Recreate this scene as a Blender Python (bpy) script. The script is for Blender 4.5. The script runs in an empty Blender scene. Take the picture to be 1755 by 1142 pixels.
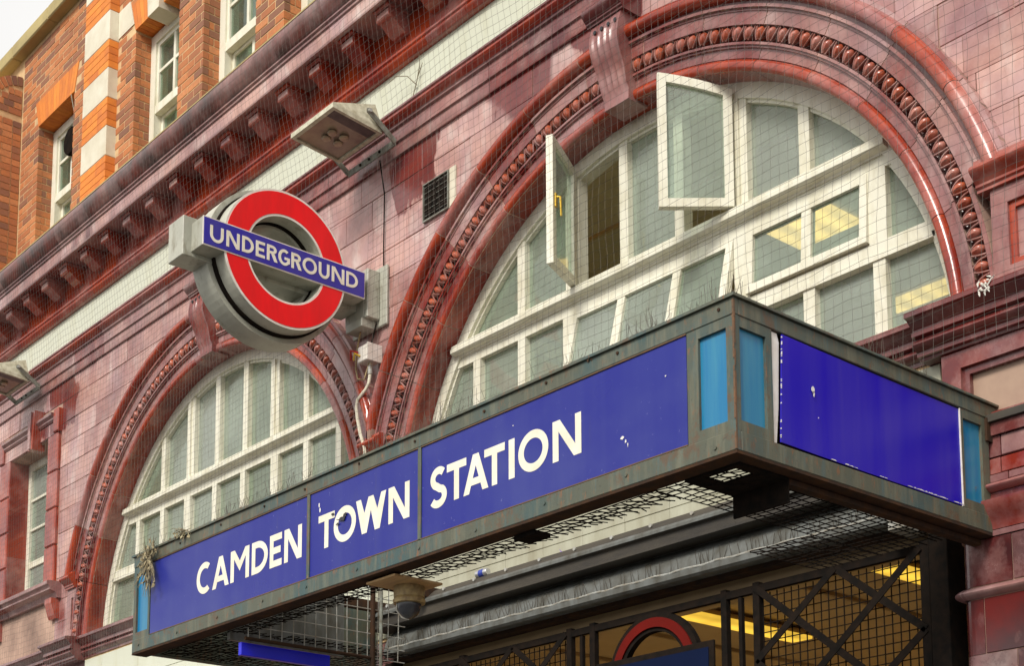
import bpy, bmesh, math, random
from math import sin, cos, pi, sqrt, radians, hypot, atan2, asin
from mathutils import Vector, Matrix
from mathutils.geometry import tessellate_polygon

rnd = random.Random(11)
scene = bpy.context.scene
COL = scene.collection

# ------------------------------------------------------------------ camera
cam_data = bpy.data.cameras.new("camera")
cam = bpy.data.objects.new("camera", cam_data)
COL.objects.link(cam)
CAM = Vector((0.0, -6.1, 1.65))
cam.matrix_world = (Matrix.Translation(CAM) @ Matrix.Rotation(radians(49.2496), 4, 'Z')
                    @ Matrix.Rotation(radians(97.5326), 4, 'X') @ Matrix.Rotation(radians(-0.1898), 4, 'Z'))
cam_data.sensor_fit = 'HORIZONTAL'
cam_data.sensor_width = 36.0
cam_data.lens = 36.0 * 2608.4 / 1755.0
cam_data.shift_x = 0.0006
cam_data.shift_y = (1314.8 - 571.0) / 1755.0
cam_data.clip_start = 0.05
cam_data.clip_end = 2000
scene.camera = cam

# ------------------------------------------------------------------ sky, sun, exposure
SUN_EL, SUN_AZ = radians(40), radians(160)       # azimuth clockwise from +Y
world = bpy.data.worlds.new("World")
scene.world = world
world.use_nodes = True
wt = world.node_tree
wt.nodes.clear()
sky = wt.nodes.new('ShaderNodeTexSky')
sky.sky_type = 'NISHITA'
sky.sun_disc = False
sky.sun_elevation = SUN_EL
sky.sun_rotation = SUN_AZ
sky.air_density = 1.0
sky.dust_density = 4.0
sky.ozone_density = 1.0
hsv = wt.nodes.new('ShaderNodeHueSaturation')
hsv.inputs['Saturation'].default_value = 0.12
bg = wt.nodes.new('ShaderNodeBackground')
bg.inputs['Strength'].default_value = 0.13
wo = wt.nodes.new('ShaderNodeOutputWorld')
wt.links.new(sky.outputs[0], hsv.inputs['Color'])
tc = wt.nodes.new('ShaderNodeTexCoord')
cl = wt.nodes.new('ShaderNodeTexNoise')
cl.inputs['Scale'].default_value = 2.2
cl.inputs['Detail'].default_value = 5
wt.links.new(tc.outputs['Generated'], cl.inputs['Vector'])
cr_ = wt.nodes.new('ShaderNodeValToRGB')           # even overcast: pale cloud with faint variation
cr_.color_ramp.elements[0].position = 0.3
cr_.color_ramp.elements[0].color = (4.5, 4.42, 4.3, 1)
cr_.color_ramp.elements[1].position = 0.7
cr_.color_ramp.elements[1].color = (5.6, 5.5, 5.35, 1)
wt.links.new(cl.outputs['Fac'], cr_.inputs['Fac'])
mx = wt.nodes.new('ShaderNodeMix')
mx.data_type = 'RGBA'
mx.inputs[0].default_value = 0.78
wt.links.new(hsv.outputs[0], mx.inputs[6])
wt.links.new(cr_.outputs[0], mx.inputs[7])
wt.links.new(mx.outputs[2], bg.inputs['Color'])
wt.links.new(bg.outputs[0], wo.inputs['Surface'])

sun_data = bpy.data.lights.new("sun", 'SUN')
sun_data.energy = 2.0
sun_data.angle = radians(18)
sun_data.color = (1.0, 0.94, 0.86)
sun = bpy.data.objects.new("sun", sun_data)
COL.objects.link(sun)
sd = Vector((sin(SUN_AZ) * cos(SUN_EL), cos(SUN_AZ) * cos(SUN_EL), sin(SUN_EL)))
sun.rotation_euler = sd.to_track_quat('Z', 'Y').to_euler()
sun.location = (0, -20, 30)

scene.view_settings.view_transform = 'Standard'
scene.view_settings.look = 'None'
scene.view_settings.exposure = 0.68
scene.view_settings.gamma = 1.0
scene.view_settings.use_curve_mapping = False
scene.render.engine = 'CYCLES'
scene.cycles.max_bounces = 8
scene.cycles.transparent_max_bounces = 24


# ------------------------------------------------------------------ material helpers
class NT:
    def __init__(self, name):
        self.m = bpy.data.materials.new(name)
        self.m.use_nodes = True
        self.t = self.m.node_tree
        self.t.nodes.clear()
        self.out = self.t.nodes.new('ShaderNodeOutputMaterial')

    def n(self, typ, _set=None, **inp):
        nd = self.t.nodes.new('ShaderNode' + typ)
        for k, v in (_set or {}).items():
            setattr(nd, k, v)
        for k, v in inp.items():
            key = int(k[1:]) if k[0] == 'i' and k[1:].isdigit() else k.replace('_', ' ')
            self.put(nd.inputs[key], v)
        return nd

    def put(self, sock, v):
        if isinstance(v, bpy.types.NodeSocket):
            self.t.links.new(v, sock)
        elif isinstance(v, bpy.types.Node):
            self.t.links.new(v.outputs[0], sock)
        else:
            if isinstance(v, tuple) and len(v) == 3 and sock.type == 'RGBA':
                v = (*v, 1.0)
            sock.default_value = v

    def pos(self, scale=(1, 1, 1)):
        g = self.n('NewGeometry')
        return self.n('Mapping', Vector=g.outputs['Position'], Scale=scale).outputs[0]

    def noise(self, scale, detail=4.0, rough=0.55, vscale=(1, 1, 1), w=None):
        return self.n('TexNoise', Vector=self.pos(vscale), Scale=scale, Detail=detail, Roughness=rough).outputs['Fac']

    def ramp(self, v, lo, hi, a=0.0, b=1.0):
        return self.n('MapRange', Value=v, From_Min=lo, From_Max=hi, To_Min=a, To_Max=b).outputs[0]

    def mix(self, f, a, b):
        nd = self.t.nodes.new('ShaderNodeMix')
        nd.data_type = 'RGBA'
        self.put(nd.inputs[0], f)
        self.put(nd.inputs[6], a)
        self.put(nd.inputs[7], b)
        return nd.outputs[2]

    def math(self, op, a, b=0.0, clamp=False):
        nd = self.n('Math', _set={'operation': op, 'use_clamp': clamp})
        self.put(nd.inputs[0], a)
        self.put(nd.inputs[1], b)
        return nd.outputs[0]

    def rand(self):
        return self.n('ObjectInfo').outputs['Random']

    def bump(self, h, strength, dist=0.01):
        return self.n('Bump', Height=h, Strength=strength, Distance=dist).outputs[0]

    def bsdf(self, color, rough=0.5, **kw):
        p = self.n('BsdfPrincipled')
        self.put(p.inputs['Base Color'], color)
        self.put(p.inputs['Roughness'], rough)
        for k, v in kw.items():
            self.put(p.inputs[k.replace('_', ' ')], v)
        return p.outputs[0]

    def done(self, shader):
        self.t.links.new(shader, self.out.inputs['Surface'])
        return self.m


def simple(name, col, rough=0.5, var=0.12, scale=6.0, col2=None, bump=0.0, vscale=(1, 1, 1), **kw):
    k = NT(name)
    c2 = col2 or tuple(x * 0.7 for x in col)
    f = k.ramp(k.noise(scale, 5, 0.6, vscale), 0.35, 0.7)
    f = k.math('MULTIPLY', f, 1.0 if col2 else min(1, var * 4))
    c = k.mix(f, col, c2)
    extra = dict(kw)
    if bump:
        extra['Normal'] = k.bump(k.noise(scale * 8, 4), bump, 0.004)
    return k.done(k.bsdf(c, rough, **extra))


def glaze(name, bloom, red=(0.22, 0.024, 0.012), plum=(0.11, 0.014, 0.016), patches=True, rough=0.22):
    """Oxblood faience: wet-looking dark glaze, part of it under a pale weathering film."""
    k = NT(name)
    big = k.noise(0.9, 5, 0.6)
    fine = k.noise(6.0, 7, 0.68, (1, 1, 0.8))
    r = k.rand()
    base = k.mix(k.ramp(k.noise(3.1, 5, 0.6), 0.38, 0.62), red, plum)
    base = k.mix(k.math('MULTIPLY', r, 0.45), base, plum)
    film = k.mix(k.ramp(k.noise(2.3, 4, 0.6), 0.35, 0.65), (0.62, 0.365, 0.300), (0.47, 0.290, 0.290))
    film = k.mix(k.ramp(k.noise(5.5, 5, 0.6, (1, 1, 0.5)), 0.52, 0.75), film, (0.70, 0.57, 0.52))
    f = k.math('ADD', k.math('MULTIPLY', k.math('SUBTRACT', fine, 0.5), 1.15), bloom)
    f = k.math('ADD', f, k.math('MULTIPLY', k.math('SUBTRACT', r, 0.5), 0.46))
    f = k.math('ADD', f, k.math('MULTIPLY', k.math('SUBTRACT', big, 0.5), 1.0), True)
    if patches:
        keep = k.ramp(k.noise(0.62, 3, 0.45), 0.635, 0.655, 1.0, 0.08)
        f = k.math('MULTIPLY', f, keep)
        # spots where the film has flaked right off
        g = k.n('NewGeometry').outputs['Position']
        warp = k.n('TexNoise', Vector=k.n('Mapping', Vector=g, Scale=(6, 6, 2.2)).outputs[0], Scale=1.0, Detail=4.0)
        off = k.n('VectorMath', _set={'operation': 'MULTIPLY_ADD'}, i0=warp.outputs['Color'], i1=(0.75, 0.0, 0.75), i2=(-0.375, 0.0, -0.375)).outputs[0]
        q = k.n('VectorMath', _set={'operation': 'ADD'}, i0=g, i1=off).outputs[0]
        for (px_, pz_, rr_) in ((-13.85, 7.26, 0.34), (-14.35, 7.05, 0.20), (-8.15, 7.30, 0.30), (-6.15, 7.52, 0.32), (-7.0, 7.35, 0.16)):
            dd = k.n('VectorMath', _set={'operation': 'DISTANCE'}, i0=k.n('VectorMath', _set={'operation': 'MULTIPLY'}, i0=q, i1=(1, 0, 1)).outputs[0], i1=(px_, 0, pz_)).outputs['Value']
            f = k.math('MULTIPLY', f, k.ramp(dd, rr_ - .02, rr_ + .012, 0.06, 1.0))
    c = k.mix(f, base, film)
    dirt = k.ramp(k.noise(11.0, 6, 0.7, (1, 1, 0.4)), 0.60, 0.80)
    c = k.mix(k.math('MULTIPLY', dirt, 0.35), c, (0.10, 0.075, 0.06))
    ro = k.math('ADD', k.math('MULTIPLY', f, 0.28), rough)
    nrm = k.bump(k.noise(16.0, 3, 0.5), 0.10, 0.006)
    return k.done(k.bsdf(c, ro, Normal=nrm, IOR=1.55, Coat_Weight=0.25, Coat_Roughness=0.16))


M = {}
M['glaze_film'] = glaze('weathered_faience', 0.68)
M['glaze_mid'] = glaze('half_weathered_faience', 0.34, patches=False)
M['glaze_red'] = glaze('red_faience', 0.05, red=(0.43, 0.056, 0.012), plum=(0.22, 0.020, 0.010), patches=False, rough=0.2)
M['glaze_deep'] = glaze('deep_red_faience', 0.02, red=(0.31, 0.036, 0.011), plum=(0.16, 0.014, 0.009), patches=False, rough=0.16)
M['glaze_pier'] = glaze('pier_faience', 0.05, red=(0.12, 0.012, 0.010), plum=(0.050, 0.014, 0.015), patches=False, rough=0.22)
M['glaze_soot'] = glaze('sooty_faience', 0.06, red=(0.20, 0.034, 0.018), plum=(0.055, 0.028, 0.022), patches=False, rough=0.28)
M['glaze_key'] = glaze('keystone_faience', 0.16, red=(0.24, 0.045, 0.030), plum=(0.14, 0.030, 0.030), patches=False, rough=0.26)
M['glaze_egg'] = glaze('egg_faience', 0.06, red=(0.46, 0.105, 0.045), plum=(0.30, 0.055, 0.025), patches=False, rough=0.25)
M['glaze_dart'] = glaze('dart_faience', 0.30, red=(0.26, 0.06, 0.03), plum=(0.16, 0.045, 0.03), patches=False, rough=0.3)
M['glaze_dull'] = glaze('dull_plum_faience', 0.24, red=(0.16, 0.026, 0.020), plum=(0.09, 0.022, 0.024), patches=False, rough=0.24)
M['grout'] = simple('grout', (0.60, 0.40, 0.30), 0.9, col2=(0.16, 0.10, 0.08), scale=1.3)

k = NT('brick')
tone = k.n('Attribute', _set={'attribute_name': 'tone'}).outputs['Fac']
t2 = k.math('FRACT', k.math('ADD', tone, k.rand()))
cr = k.n('ValToRGB', Fac=t2)
el = cr.color_ramp.elements
el[0].position, el[0].color = 0.0, (0.19, 0.088, 0.055, 1)
el[1].position, el[1].color = 1.0, (0.58, 0.23, 0.085, 1)
for p_, c_ in ((0.14, (0.28, 0.115, 0.058, 1)), (0.34, (0.40, 0.135, 0.048, 1)), (0.66, (0.52, 0.175, 0.050, 1))):
    e = el.new(p_)
    e.color = c_
grime = k.ramp(k.noise(1.7, 5, 0.6), 0.50, 0.72)
cc = k.mix(k.math('MULTIPLY', grime, 0.40), cr.outputs[0], (0.20, 0.085, 0.045))
cc = k.mix(k.math('MULTIPLY', k.ramp(k.noise(34, 5, 0.7), 0.40, 0.70), 0.5), cc, (0.22, 0.10, 0.06))
M['brick'] = k.done(k.bsdf(cc, 0.85, Normal=k.bump(k.noise(60, 4), 0.5, 0.004)))
k = NT('rubbed_brick')
tone = k.n('Attribute', _set={'attribute_name': 'tone'}).outputs['Fac']
t2 = k.math('FRACT', k.math('ADD', tone, k.rand()))
cc = k.mix(t2, (0.76, 0.26, 0.035), (0.60, 0.17, 0.028))
cc = k.mix(k.math('MULTIPLY', k.ramp(k.noise(9, 5), 0.45, 0.75), 0.4), cc, (0.36, 0.10, 0.035))
M['rubbed'] = k.done(k.bsdf(cc, 0.8, Normal=k.bump(k.noise(60, 4), 0.3, 0.003)))
M['mortar'] = simple('mortar', (0.66, 0.46, 0.24), 0.95, col2=(0.46, 0.30, 0.16), scale=8, bump=0.3)
M['stone'] = simple('pale_stone', (0.70, 0.66, 0.53), 0.8, col2=(0.56, 0.50, 0.37), scale=4, bump=0.2)
M['coping'] = simple('coping_stone', (0.46, 0.37, 0.16), 0.85, col2=(0.33, 0.26, 0.12), scale=3, bump=0.3)

k = NT('cream_faience')
dr = k.ramp(k.noise(5, 6, 0.65, (1, 1, 0.25)), 0.50, 0.80)
c = k.mix(k.math('MULTIPLY', k.rand(), 0.4), (0.62, 0.64, 0.51), (0.56, 0.57, 0.45))
c = k.mix(k.math('MULTIPLY', dr, 0.55), c, (0.47, 0.45, 0.27))
M['cream'] = k.done(k.bsdf(c, 0.3, IOR=1.5, Normal=k.bump(k.noise(14, 3), 0.08, 0.005)))
M['cream_dark'] = simple('darker_cream_faience', (0.46, 0.46, 0.35), 0.4, col2=(0.30, 0.28, 0.19), scale=6, vscale=(1, 1, 0.3))  # darker, greyer cream with upright streaks, for tiles above the entrance

k = NT('white_window_paint')
g1 = k.ramp(k.noise(9, 6, 0.7, (1, 1, 0.35)), 0.46, 0.74)
c = k.mix(k.math('MULTIPLY', g1, 0.65), (0.74, 0.72, 0.59), (0.46, 0.41, 0.25))
c = k.mix(k.math('MULTIPLY', k.ramp(k.noise(45, 5, 0.7), 0.62, 0.75), 0.6), c, (0.24, 0.20, 0.13))
M['paint'] = k.done(k.bsdf(c, 0.5, Normal=k.bump(k.noise(30, 4), 0.2, 0.004)))

k = NT('rusty_green_metal')
c = k.mix(k.ramp(k.noise(2.6, 5, 0.62), 0.46, 0.66), (0.080, 0.087, 0.060), (0.042, 0.080, 0.078))
c = k.mix(k.math('MULTIPLY', k.ramp(k.noise(17, 6, 0.7, (1, 1, 0.12)), 0.48, 0.66), 0.55), c, (0.17, 0.165, 0.11))
c = k.mix(k.math('MULTIPLY', k.ramp(k.noise(23, 5, 0.7, (1, 1, 0.10)), 0.56, 0.66), 0.38), c, (0.050, 0.120, 0.135))
c = k.mix(k.math('MULTIPLY', k.ramp(k.noise(9, 6, 0.75, (1, 1, 0.8)), 0.56, 0.64), 0.8), c, (0.105, 0.062, 0.034))
c = k.mix(k.math('MULTIPLY', k.ramp(k.noise(30, 6, 0.75, (1, 1, 0.35)), 0.57, 0.66), 0.8), c, (0.20, 0.090, 0.038))
c = k.mix(k.math('MULTIPLY', k.ramp(k.noise(55, 6, 0.7), 0.60, 0.70), 0.75), c, (0.035, 0.030, 0.024))
M['rust'] = simple('rust_edge', (0.17, 0.085, 0.040), 0.85, col2=(0.075, 0.060, 0.042), scale=18)
M['metal'] = k.done(k.bsdf(c, 0.55, Normal=k.bump(k.noise(25, 5), 0.25, 0.004)))

k = NT('blue_enamel')
st = k.ramp(k.noise(5.0, 4, 0.6, (1, 1, 0.05)), 0.42, 0.68)
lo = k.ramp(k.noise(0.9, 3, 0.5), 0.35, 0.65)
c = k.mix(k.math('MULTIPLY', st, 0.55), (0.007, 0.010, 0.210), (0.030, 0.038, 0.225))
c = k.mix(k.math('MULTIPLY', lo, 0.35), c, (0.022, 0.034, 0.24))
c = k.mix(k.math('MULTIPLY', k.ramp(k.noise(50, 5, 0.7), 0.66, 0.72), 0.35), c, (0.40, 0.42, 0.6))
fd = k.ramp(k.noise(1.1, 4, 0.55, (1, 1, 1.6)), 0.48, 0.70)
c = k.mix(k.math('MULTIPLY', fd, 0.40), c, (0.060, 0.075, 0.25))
c = k.mix(k.math('MULTIPLY', k.ramp(k.noise(12, 6, 0.7, (1, 1, 0.10)), 0.60, 0.74), 0.35), c, (0.05, 0.05, 0.09))
M['blue'] = k.done(k.bsdf(c, k.ramp(k.noise(2, 3), 0.3, 0.7, 0.25, 0.42), IOR=1.38))
k = NT('deep_blue_enamel')
st = k.ramp(k.noise(5.0, 4, 0.6, (1, 1, 0.06)), 0.40, 0.68)
c = k.mix(k.math('MULTIPLY', st, 0.6), (0.011, 0.004, 0.40), (0.048, 0.036, 0.36))
M['deep_blue'] = k.done(k.bsdf(c, 0.28, IOR=1.35))
k = NT('teal_panel')
st = k.ramp(k.noise(18.0, 5, 0.6, (1, 1, 0.06)), 0.42, 0.7)
c = k.mix(k.math('MULTIPLY', st, 0.6), (0.004, 0.155, 0.33), (0.05, 0.25, 0.34))
c = k.mix(k.ramp(k.noise(7, 5, 0.7), 0.66, 0.75), c, (0.10, 0.10, 0.06))
M['teal'] = k.done(k.bsdf(c, 0.3))
M['letter'] = simple('white_lettering', (0.80, 0.77, 0.66), 0.45, var=0.1, scale=9, col2=(0.70, 0.65, 0.50))
M['red'] = simple('red_enamel', (0.86, 0.006, 0.010), 0.33, col2=(0.66, 0.010, 0.012), scale=6, vscale=(1, 1, 0.25), bump=0.04)
M['ringwhite'] = simple('white_enamel', (0.78, 0.74, 0.68), 0.4, col2=(0.62, 0.56, 0.48), scale=14)
M['sign_blue'] = simple('sign_blue_enamel', (0.026, 0.020, 0.32), 0.33, col2=(0.050, 0.045, 0.28), scale=7, vscale=(1, 1, 0.3), bump=0.04)
k = NT('grey_casing_paint')
c = k.mix(k.ramp(k.noise(3, 5, 0.6), 0.4, 0.65), (0.46, 0.46, 0.38), (0.34, 0.34, 0.28))
c = k.mix(k.math('MULTIPLY', k.ramp(k.noise(12, 6, 0.7, (1, 1, 0.4)), 0.55, 0.72), 0.7), c, (0.16, 0.135, 0.08))
M['casing'] = k.done(k.bsdf(c, 0.45))
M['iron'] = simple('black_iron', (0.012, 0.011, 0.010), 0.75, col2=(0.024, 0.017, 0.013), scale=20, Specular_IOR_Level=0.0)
M['rust_iron'] = simple('rusty_iron', (0.035, 0.025, 0.020), 0.8, col2=(0.075, 0.038, 0.020), scale=14, Specular_IOR_Level=0.05)
M['steel'] = simple('grey_steel', (0.030, 0.026, 0.021), 0.7, col2=(0.065, 0.054, 0.038), scale=9, vscale=(0.3, 1, 1), bump=0.2)
M['shutter'] = simple('galvanised_shutter', (0.17, 0.18, 0.17), 0.55, col2=(0.085, 0.080, 0.062), scale=12, vscale=(1, 1, 0.4), Metallic=0.3)
M['tan'] = simple('tan_paint', (0.36, 0.25, 0.12), 0.6, col2=(0.28, 0.19, 0.09), scale=5)
M['twine'] = simple('net_twine', (0.13, 0.115, 0.10), 0.8, col2=(0.20, 0.18, 0.155), scale=5)
M['galv'] = simple('galvanised_steel', (0.42, 0.43, 0.40), 0.5, col2=(0.24, 0.20, 0.14), scale=20)
M['green_grey'] = simple('grey_green_bracket_paint', (0.24, 0.26, 0.22), 0.5, col2=(0.12, 0.10, 0.07), scale=25)
M['lamp_shell'] = simple('dirty_white_shell', (0.62, 0.60, 0.46), 0.6, col2=(0.36, 0.33, 0.22), scale=22)
M['lamp_glass'] = simple('dusty_lamp_glass', (0.33, 0.27, 0.18), 0.2, col2=(0.22, 0.15, 0.12), scale=7)
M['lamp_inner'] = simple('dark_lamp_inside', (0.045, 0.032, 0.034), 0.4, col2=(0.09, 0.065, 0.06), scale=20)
M['bulb'] = simple('frosted_bulb', (0.42, 0.33, 0.20), 0.3, col2=(0.24, 0.16, 0.11), scale=30)
M['brass'] = simple('brass', (0.75, 0.50, 0.06), 0.3, scale=20, Metallic=0.6)
M['dome'] = simple('smoked_dome', (0.030, 0.032, 0.038), 0.12, col2=(0.05, 0.05, 0.055), scale=20)
M['cctv_shell'] = simple('yellowed_plastic', (0.42, 0.31, 0.13), 0.55, col2=(0.20, 0.13, 0.06), scale=30)
M['ply'] = simple('plywood_board', (0.50, 0.32, 0.14), 0.7, col2=(0.36, 0.22, 0.10), scale=20, vscale=(0.2, 1, 1))
M['straw'] = simple('dead_stalks', (0.27, 0.23, 0.14), 0.9, col2=(0.14, 0.11, 0.07), scale=40)
M['leafdry'] = simple('dry_leaf', (0.38, 0.34, 0.20), 0.9, col2=(0.22, 0.15, 0.08), scale=40)
M['spike'] = simple('spike_wire', (0.16, 0.14, 0.11), 0.4, col2=(0.09, 0.07, 0.05), scale=40, Metallic=0.5)
M['feather'] = simple('white_feather', (0.75, 0.72, 0.64), 0.9, scale=30)
M['room'] = simple('room_paint', (0.78, 0.77, 0.62), 0.8, col2=(0.46, 0.43, 0.34), scale=2)
M['ceil'] = simple('ceiling_paint', (0.68, 0.60, 0.40), 0.8, col2=(0.60, 0.53, 0.35), scale=2)
M['hall'] = simple('hall_paint', (0.56, 0.42, 0.21), 0.7, col2=(0.48, 0.35, 0.17), scale=2)
M['asphalt'] = simple('asphalt', (0.05, 0.05, 0.052), 0.9, scale=20, bump=0.5)
M['paving'] = simple('paving', (0.17, 0.165, 0.15), 0.85, scale=6, bump=0.3)
M['purple'] = simple('purple_film', (0.22, 0.14, 0.42), 0.5, scale=30)
M['tin'] = simple('can_metal', (0.62, 0.62, 0.62), 0.3, scale=30, Metallic=0.7)
M['tin_blue'] = simple('can_blue_print', (0.035, 0.06, 0.34), 0.35, scale=30)
M['copper'] = simple('copper_wire', (0.30, 0.10, 0.04), 0.5, scale=30)
M['scrap'] = simple('torn_white_paper', (0.74, 0.72, 0.68), 0.8, scale=60)
M['chip'] = simple('bare_dark_chip', (0.030, 0.030, 0.035), 0.7, scale=60)
M['curtain'] = simple('pale_curtain', (0.50, 0.54, 0.42), 0.9, col2=(0.36, 0.40, 0.31), scale=14, vscale=(1, 1, 0.02))


def glass(name, tint, opac, dirt=0.3):
    k = NT(name)
    film = k.n('BsdfDiffuse', Color=k.mix(k.ramp(k.noise(2.2, 4, 0.6), 0.35, 0.7), tint, tuple(x * 0.72 for x in tint)))
    rv = k.rand()
    film = k.n('BsdfDiffuse', Color=k.mix(k.math('MULTIPLY', rv, 0.6), k.mix(k.ramp(k.noise(2.2, 4, 0.6), 0.35, 0.7), tint, tuple(x * 0.66 for x in tint)), (tint[0] * 1.0, tint[1] * 0.88, tint[2] * 1.0)))
    tr = k.n('BsdfTransparent', Color=(0.88, 0.96, 0.89))
    f = k.ramp(k.noise(1.4, 4, 0.6), 0.3, 0.75, 1 - sqrt(1 - max(0, opac - dirt / 2)), 1 - sqrt(1 - min(.95, opac + dirt / 2)))
    f = k.math('ADD', f, k.math('MULTIPLY', k.math('SUBTRACT', rv, 0.5), 0.16), True)
    a = k.n('MixShader', i0=f, i1=tr, i2=film)
    gl = k.n('BsdfGlossy', Color=(1, 1, 1), Roughness=0.03)
    back = k.n('NewGeometry').outputs['Backfacing']
    fr = k.math('MULTIPLY', k.n('Fresnel', IOR=k.ramp(back, 0.0, 1.0, 1.5, 1 / 1.5)).outputs[0], 0.7)
    return k.done(k.n('MixShader', i0=fr, i1=a, i2=gl).outputs[0])


M['glass'] = glass('old_green_glass', (0.50, 0.58, 0.48), 0.55)
M['glass_up'] = glass('sash_glass', (0.22, 0.27, 0.21), 0.40)


def emit(name, col, strength):
    k = NT(name)
    gx = k.n('SeparateXYZ', Vector=k.n('NewGeometry').outputs['Position']).outputs['X']
    band = k.ramp(k.math('SINE', k.math('MULTIPLY', gx, 34.0)), -1.0, 1.0, 0.72, 1.12)       # tubes behind the diffuser
    e = k.n('Emission', Color=col, Strength=k.math('MULTIPLY', k.math('MULTIPLY', band, strength), k.ramp(k.noise(5, 3), 0.3, 0.7, 0.8, 1.1)))
    return k.done(e.outputs[0])


M['panel_light'] = emit('office_light_panel', (1.0, 0.60, 0.17), 1.35)
M['hall_fill_glow'] = emit('added_hall_glow', (1.0, 0.80, 0.42), 6.0)  # glow for the added boxes deep in the hall
M['tube_light'] = emit('hall_strip_light', (1.0, 0.60, 0.065), 0.72)


# ------------------------------------------------------------------ mesh + object helpers
OFF = {}


class MB:
    def __init__(self):
        self.v, self.f, self.mi, self.sm = [], [], [], []

    def add(self, vs, fs, mi=0, sm=False):
        o = len(self.v)
        self.v += [tuple(p) for p in vs]
        for i, f in enumerate(fs):
            self.f.append(tuple(o + a for a in f))
            self.mi.append(mi[i] if isinstance(mi, list) else mi)
            self.sm.append(sm)
        return self

    def box(self, x0, x1, y0, y1, z0, z1, mi=0, c=0.0):
        if x0 > x1: x0, x1 = x1, x0
        if y0 > y1: y0, y1 = y1, y0
        if z0 > z1: z0, z1 = z1, z0
        lo, hi = (x0, y0, z0), (x1, y1, z1)
        c = min(c, (x1 - x0) * .3, (y1 - y0) * .3, (z1 - z0) * .3)
        if c <= 0:
            vs = [(a, b, d) for a in (x0, x1) for b in (y0, y1) for d in (z0, z1)]
            fs = [(0, 1, 3, 2), (4, 6, 7, 5), (0, 4, 5, 1), (2, 3, 7, 6), (0, 2, 6, 4), (1, 5, 7, 3)]
            return self.add(vs, fs, mi)
        vs, ix = [], {}
        for s in [(a, b, d) for a in (0, 1) for b in (0, 1) for d in (0, 1)]:
            for ax in range(3):
                p = []
                for q in range(3):
                    e = hi[q] if s[q] else lo[q]
                    p.append(e if q == ax else e + (-c if s[q] else c))
                ix[(s, ax)] = len(vs)
                vs.append(p)
        fs = []
        for ax in range(3):
            b, d = [q for q in range(3) if q != ax]
            for sg in (0, 1):
                loop = []
                for sb, sd_ in ((0, 0), (1, 0), (1, 1), (0, 1)):
                    s = [0, 0, 0]; s[ax] = sg; s[b] = sb; s[d] = sd_
                    loop.append(ix[(tuple(s), ax)])
                fs.append(tuple(loop))
            for sb in (0, 1):
                for sd_ in (0, 1):
                    s0 = [0, 0, 0]; s1 = [0, 0, 0]
                    s0[b] = s1[b] = sb; s0[d] = s1[d] = sd_; s1[ax] = 1
                    s0, s1 = tuple(s0), tuple(s1)
                    fs.append((ix[(s0, b)], ix[(s1, b)], ix[(s1, d)], ix[(s0, d)]))
        for s in [(a, b, d) for a in (0, 1) for b in (0, 1) for d in (0, 1)]:
            fs.append((ix[(s, 0)], ix[(s, 1)], ix[(s, 2)]))
        return self.add(vs, fs, mi)

    def tube(self, path, r, n=8, mi=0, caps=True):
        P = [Vector(p) for p in path]
        rr = r if isinstance(r, (list, tuple)) else [r] * len(P)
        vs, fs = [], []
        t = (P[1] - P[0]).normalized()
        u = t.orthogonal().normalized()
        for i, p in enumerate(P):
            a = P[max(i - 1, 0)]; b = P[min(i + 1, len(P) - 1)]
            t = (b - a).normalized()
            u = (u - t * u.dot(t))
            u = u.normalized() if u.length > 1e-6 else t.orthogonal().normalized()
            w = t.cross(u)
            for j in range(n):
                q = 2 * pi * j / n
                vs.append(p + (u * cos(q) + w * sin(q)) * rr[i])
        for i in range(len(P) - 1):
            for j in range(n):
                fs.append((i * n + j, i * n + (j + 1) % n, (i + 1) * n + (j + 1) % n, (i + 1) * n + j))
        if caps and n > 2:
            fs.append(tuple(range(n))); fs.append(tuple(range((len(P) - 1) * n, len(P) * n)))
        return self.add(vs, fs, mi, n > 5)

    def lathe(self, prof, center, n=24, mi=0, axis='Z'):
        """prof: list of (radius, height)."""
        vs, fs = [], []
        cx, cy, cz = center
        for r, h in prof:
            for j in range(n):
                q = 2 * pi * j / n
                if axis == 'Z':
                    vs.append((cx + r * cos(q), cy + r * sin(q), cz + h))
                elif axis == 'X':
                    vs.append((cx + h, cy + r * cos(q), cz + r * sin(q)))
                else:
                    vs.append((cx + r * cos(q), cy + h, cz + r * sin(q)))
        for i in range(len(prof) - 1):
            for j in range(n):
                fs.append((i * n + j, i * n + (j + 1) % n, (i + 1) * n + (j + 1) % n, (i + 1) * n + j))
        fs.append(tuple(range(n))); fs.append(tuple(range((len(prof) - 1) * n, len(prof) * n)))
        return self.add(vs, fs, mi, True)

    def sweepx(self, prof, x0, x1, mats=0, sm=True):
        """closed (y,z) profile extruded along x; mats: one index or one per profile edge."""
        n = len(prof)
        vs = [(x0, y, z) for y, z in prof] + [(x1, y, z) for y, z in prof]
        fs = [(i, (i + 1) % n, n + (i + 1) % n, n + i) for i in range(n)]
        mi = list(mats) if isinstance(mats, (list, tuple)) else [mats] * n
        self.add(vs, fs, mi, sm)
        return self.add(vs, [tuple(range(n)), tuple(range(n, 2 * n))], mi[0], False)

    def sweepy(self, prof, y0, y1, mi=0, sm=True):
        n = len(prof)
        vs = [(x, y0, z) for x, z in prof] + [(x, y1, z) for x, z in prof]
        self.add(vs, [(i, (i + 1) % n, n + (i + 1) % n, n + i) for i in range(n)], mi, sm)
        return self.add(vs, [tuple(range(n)), tuple(range(n, 2 * n))], mi, False)

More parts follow.
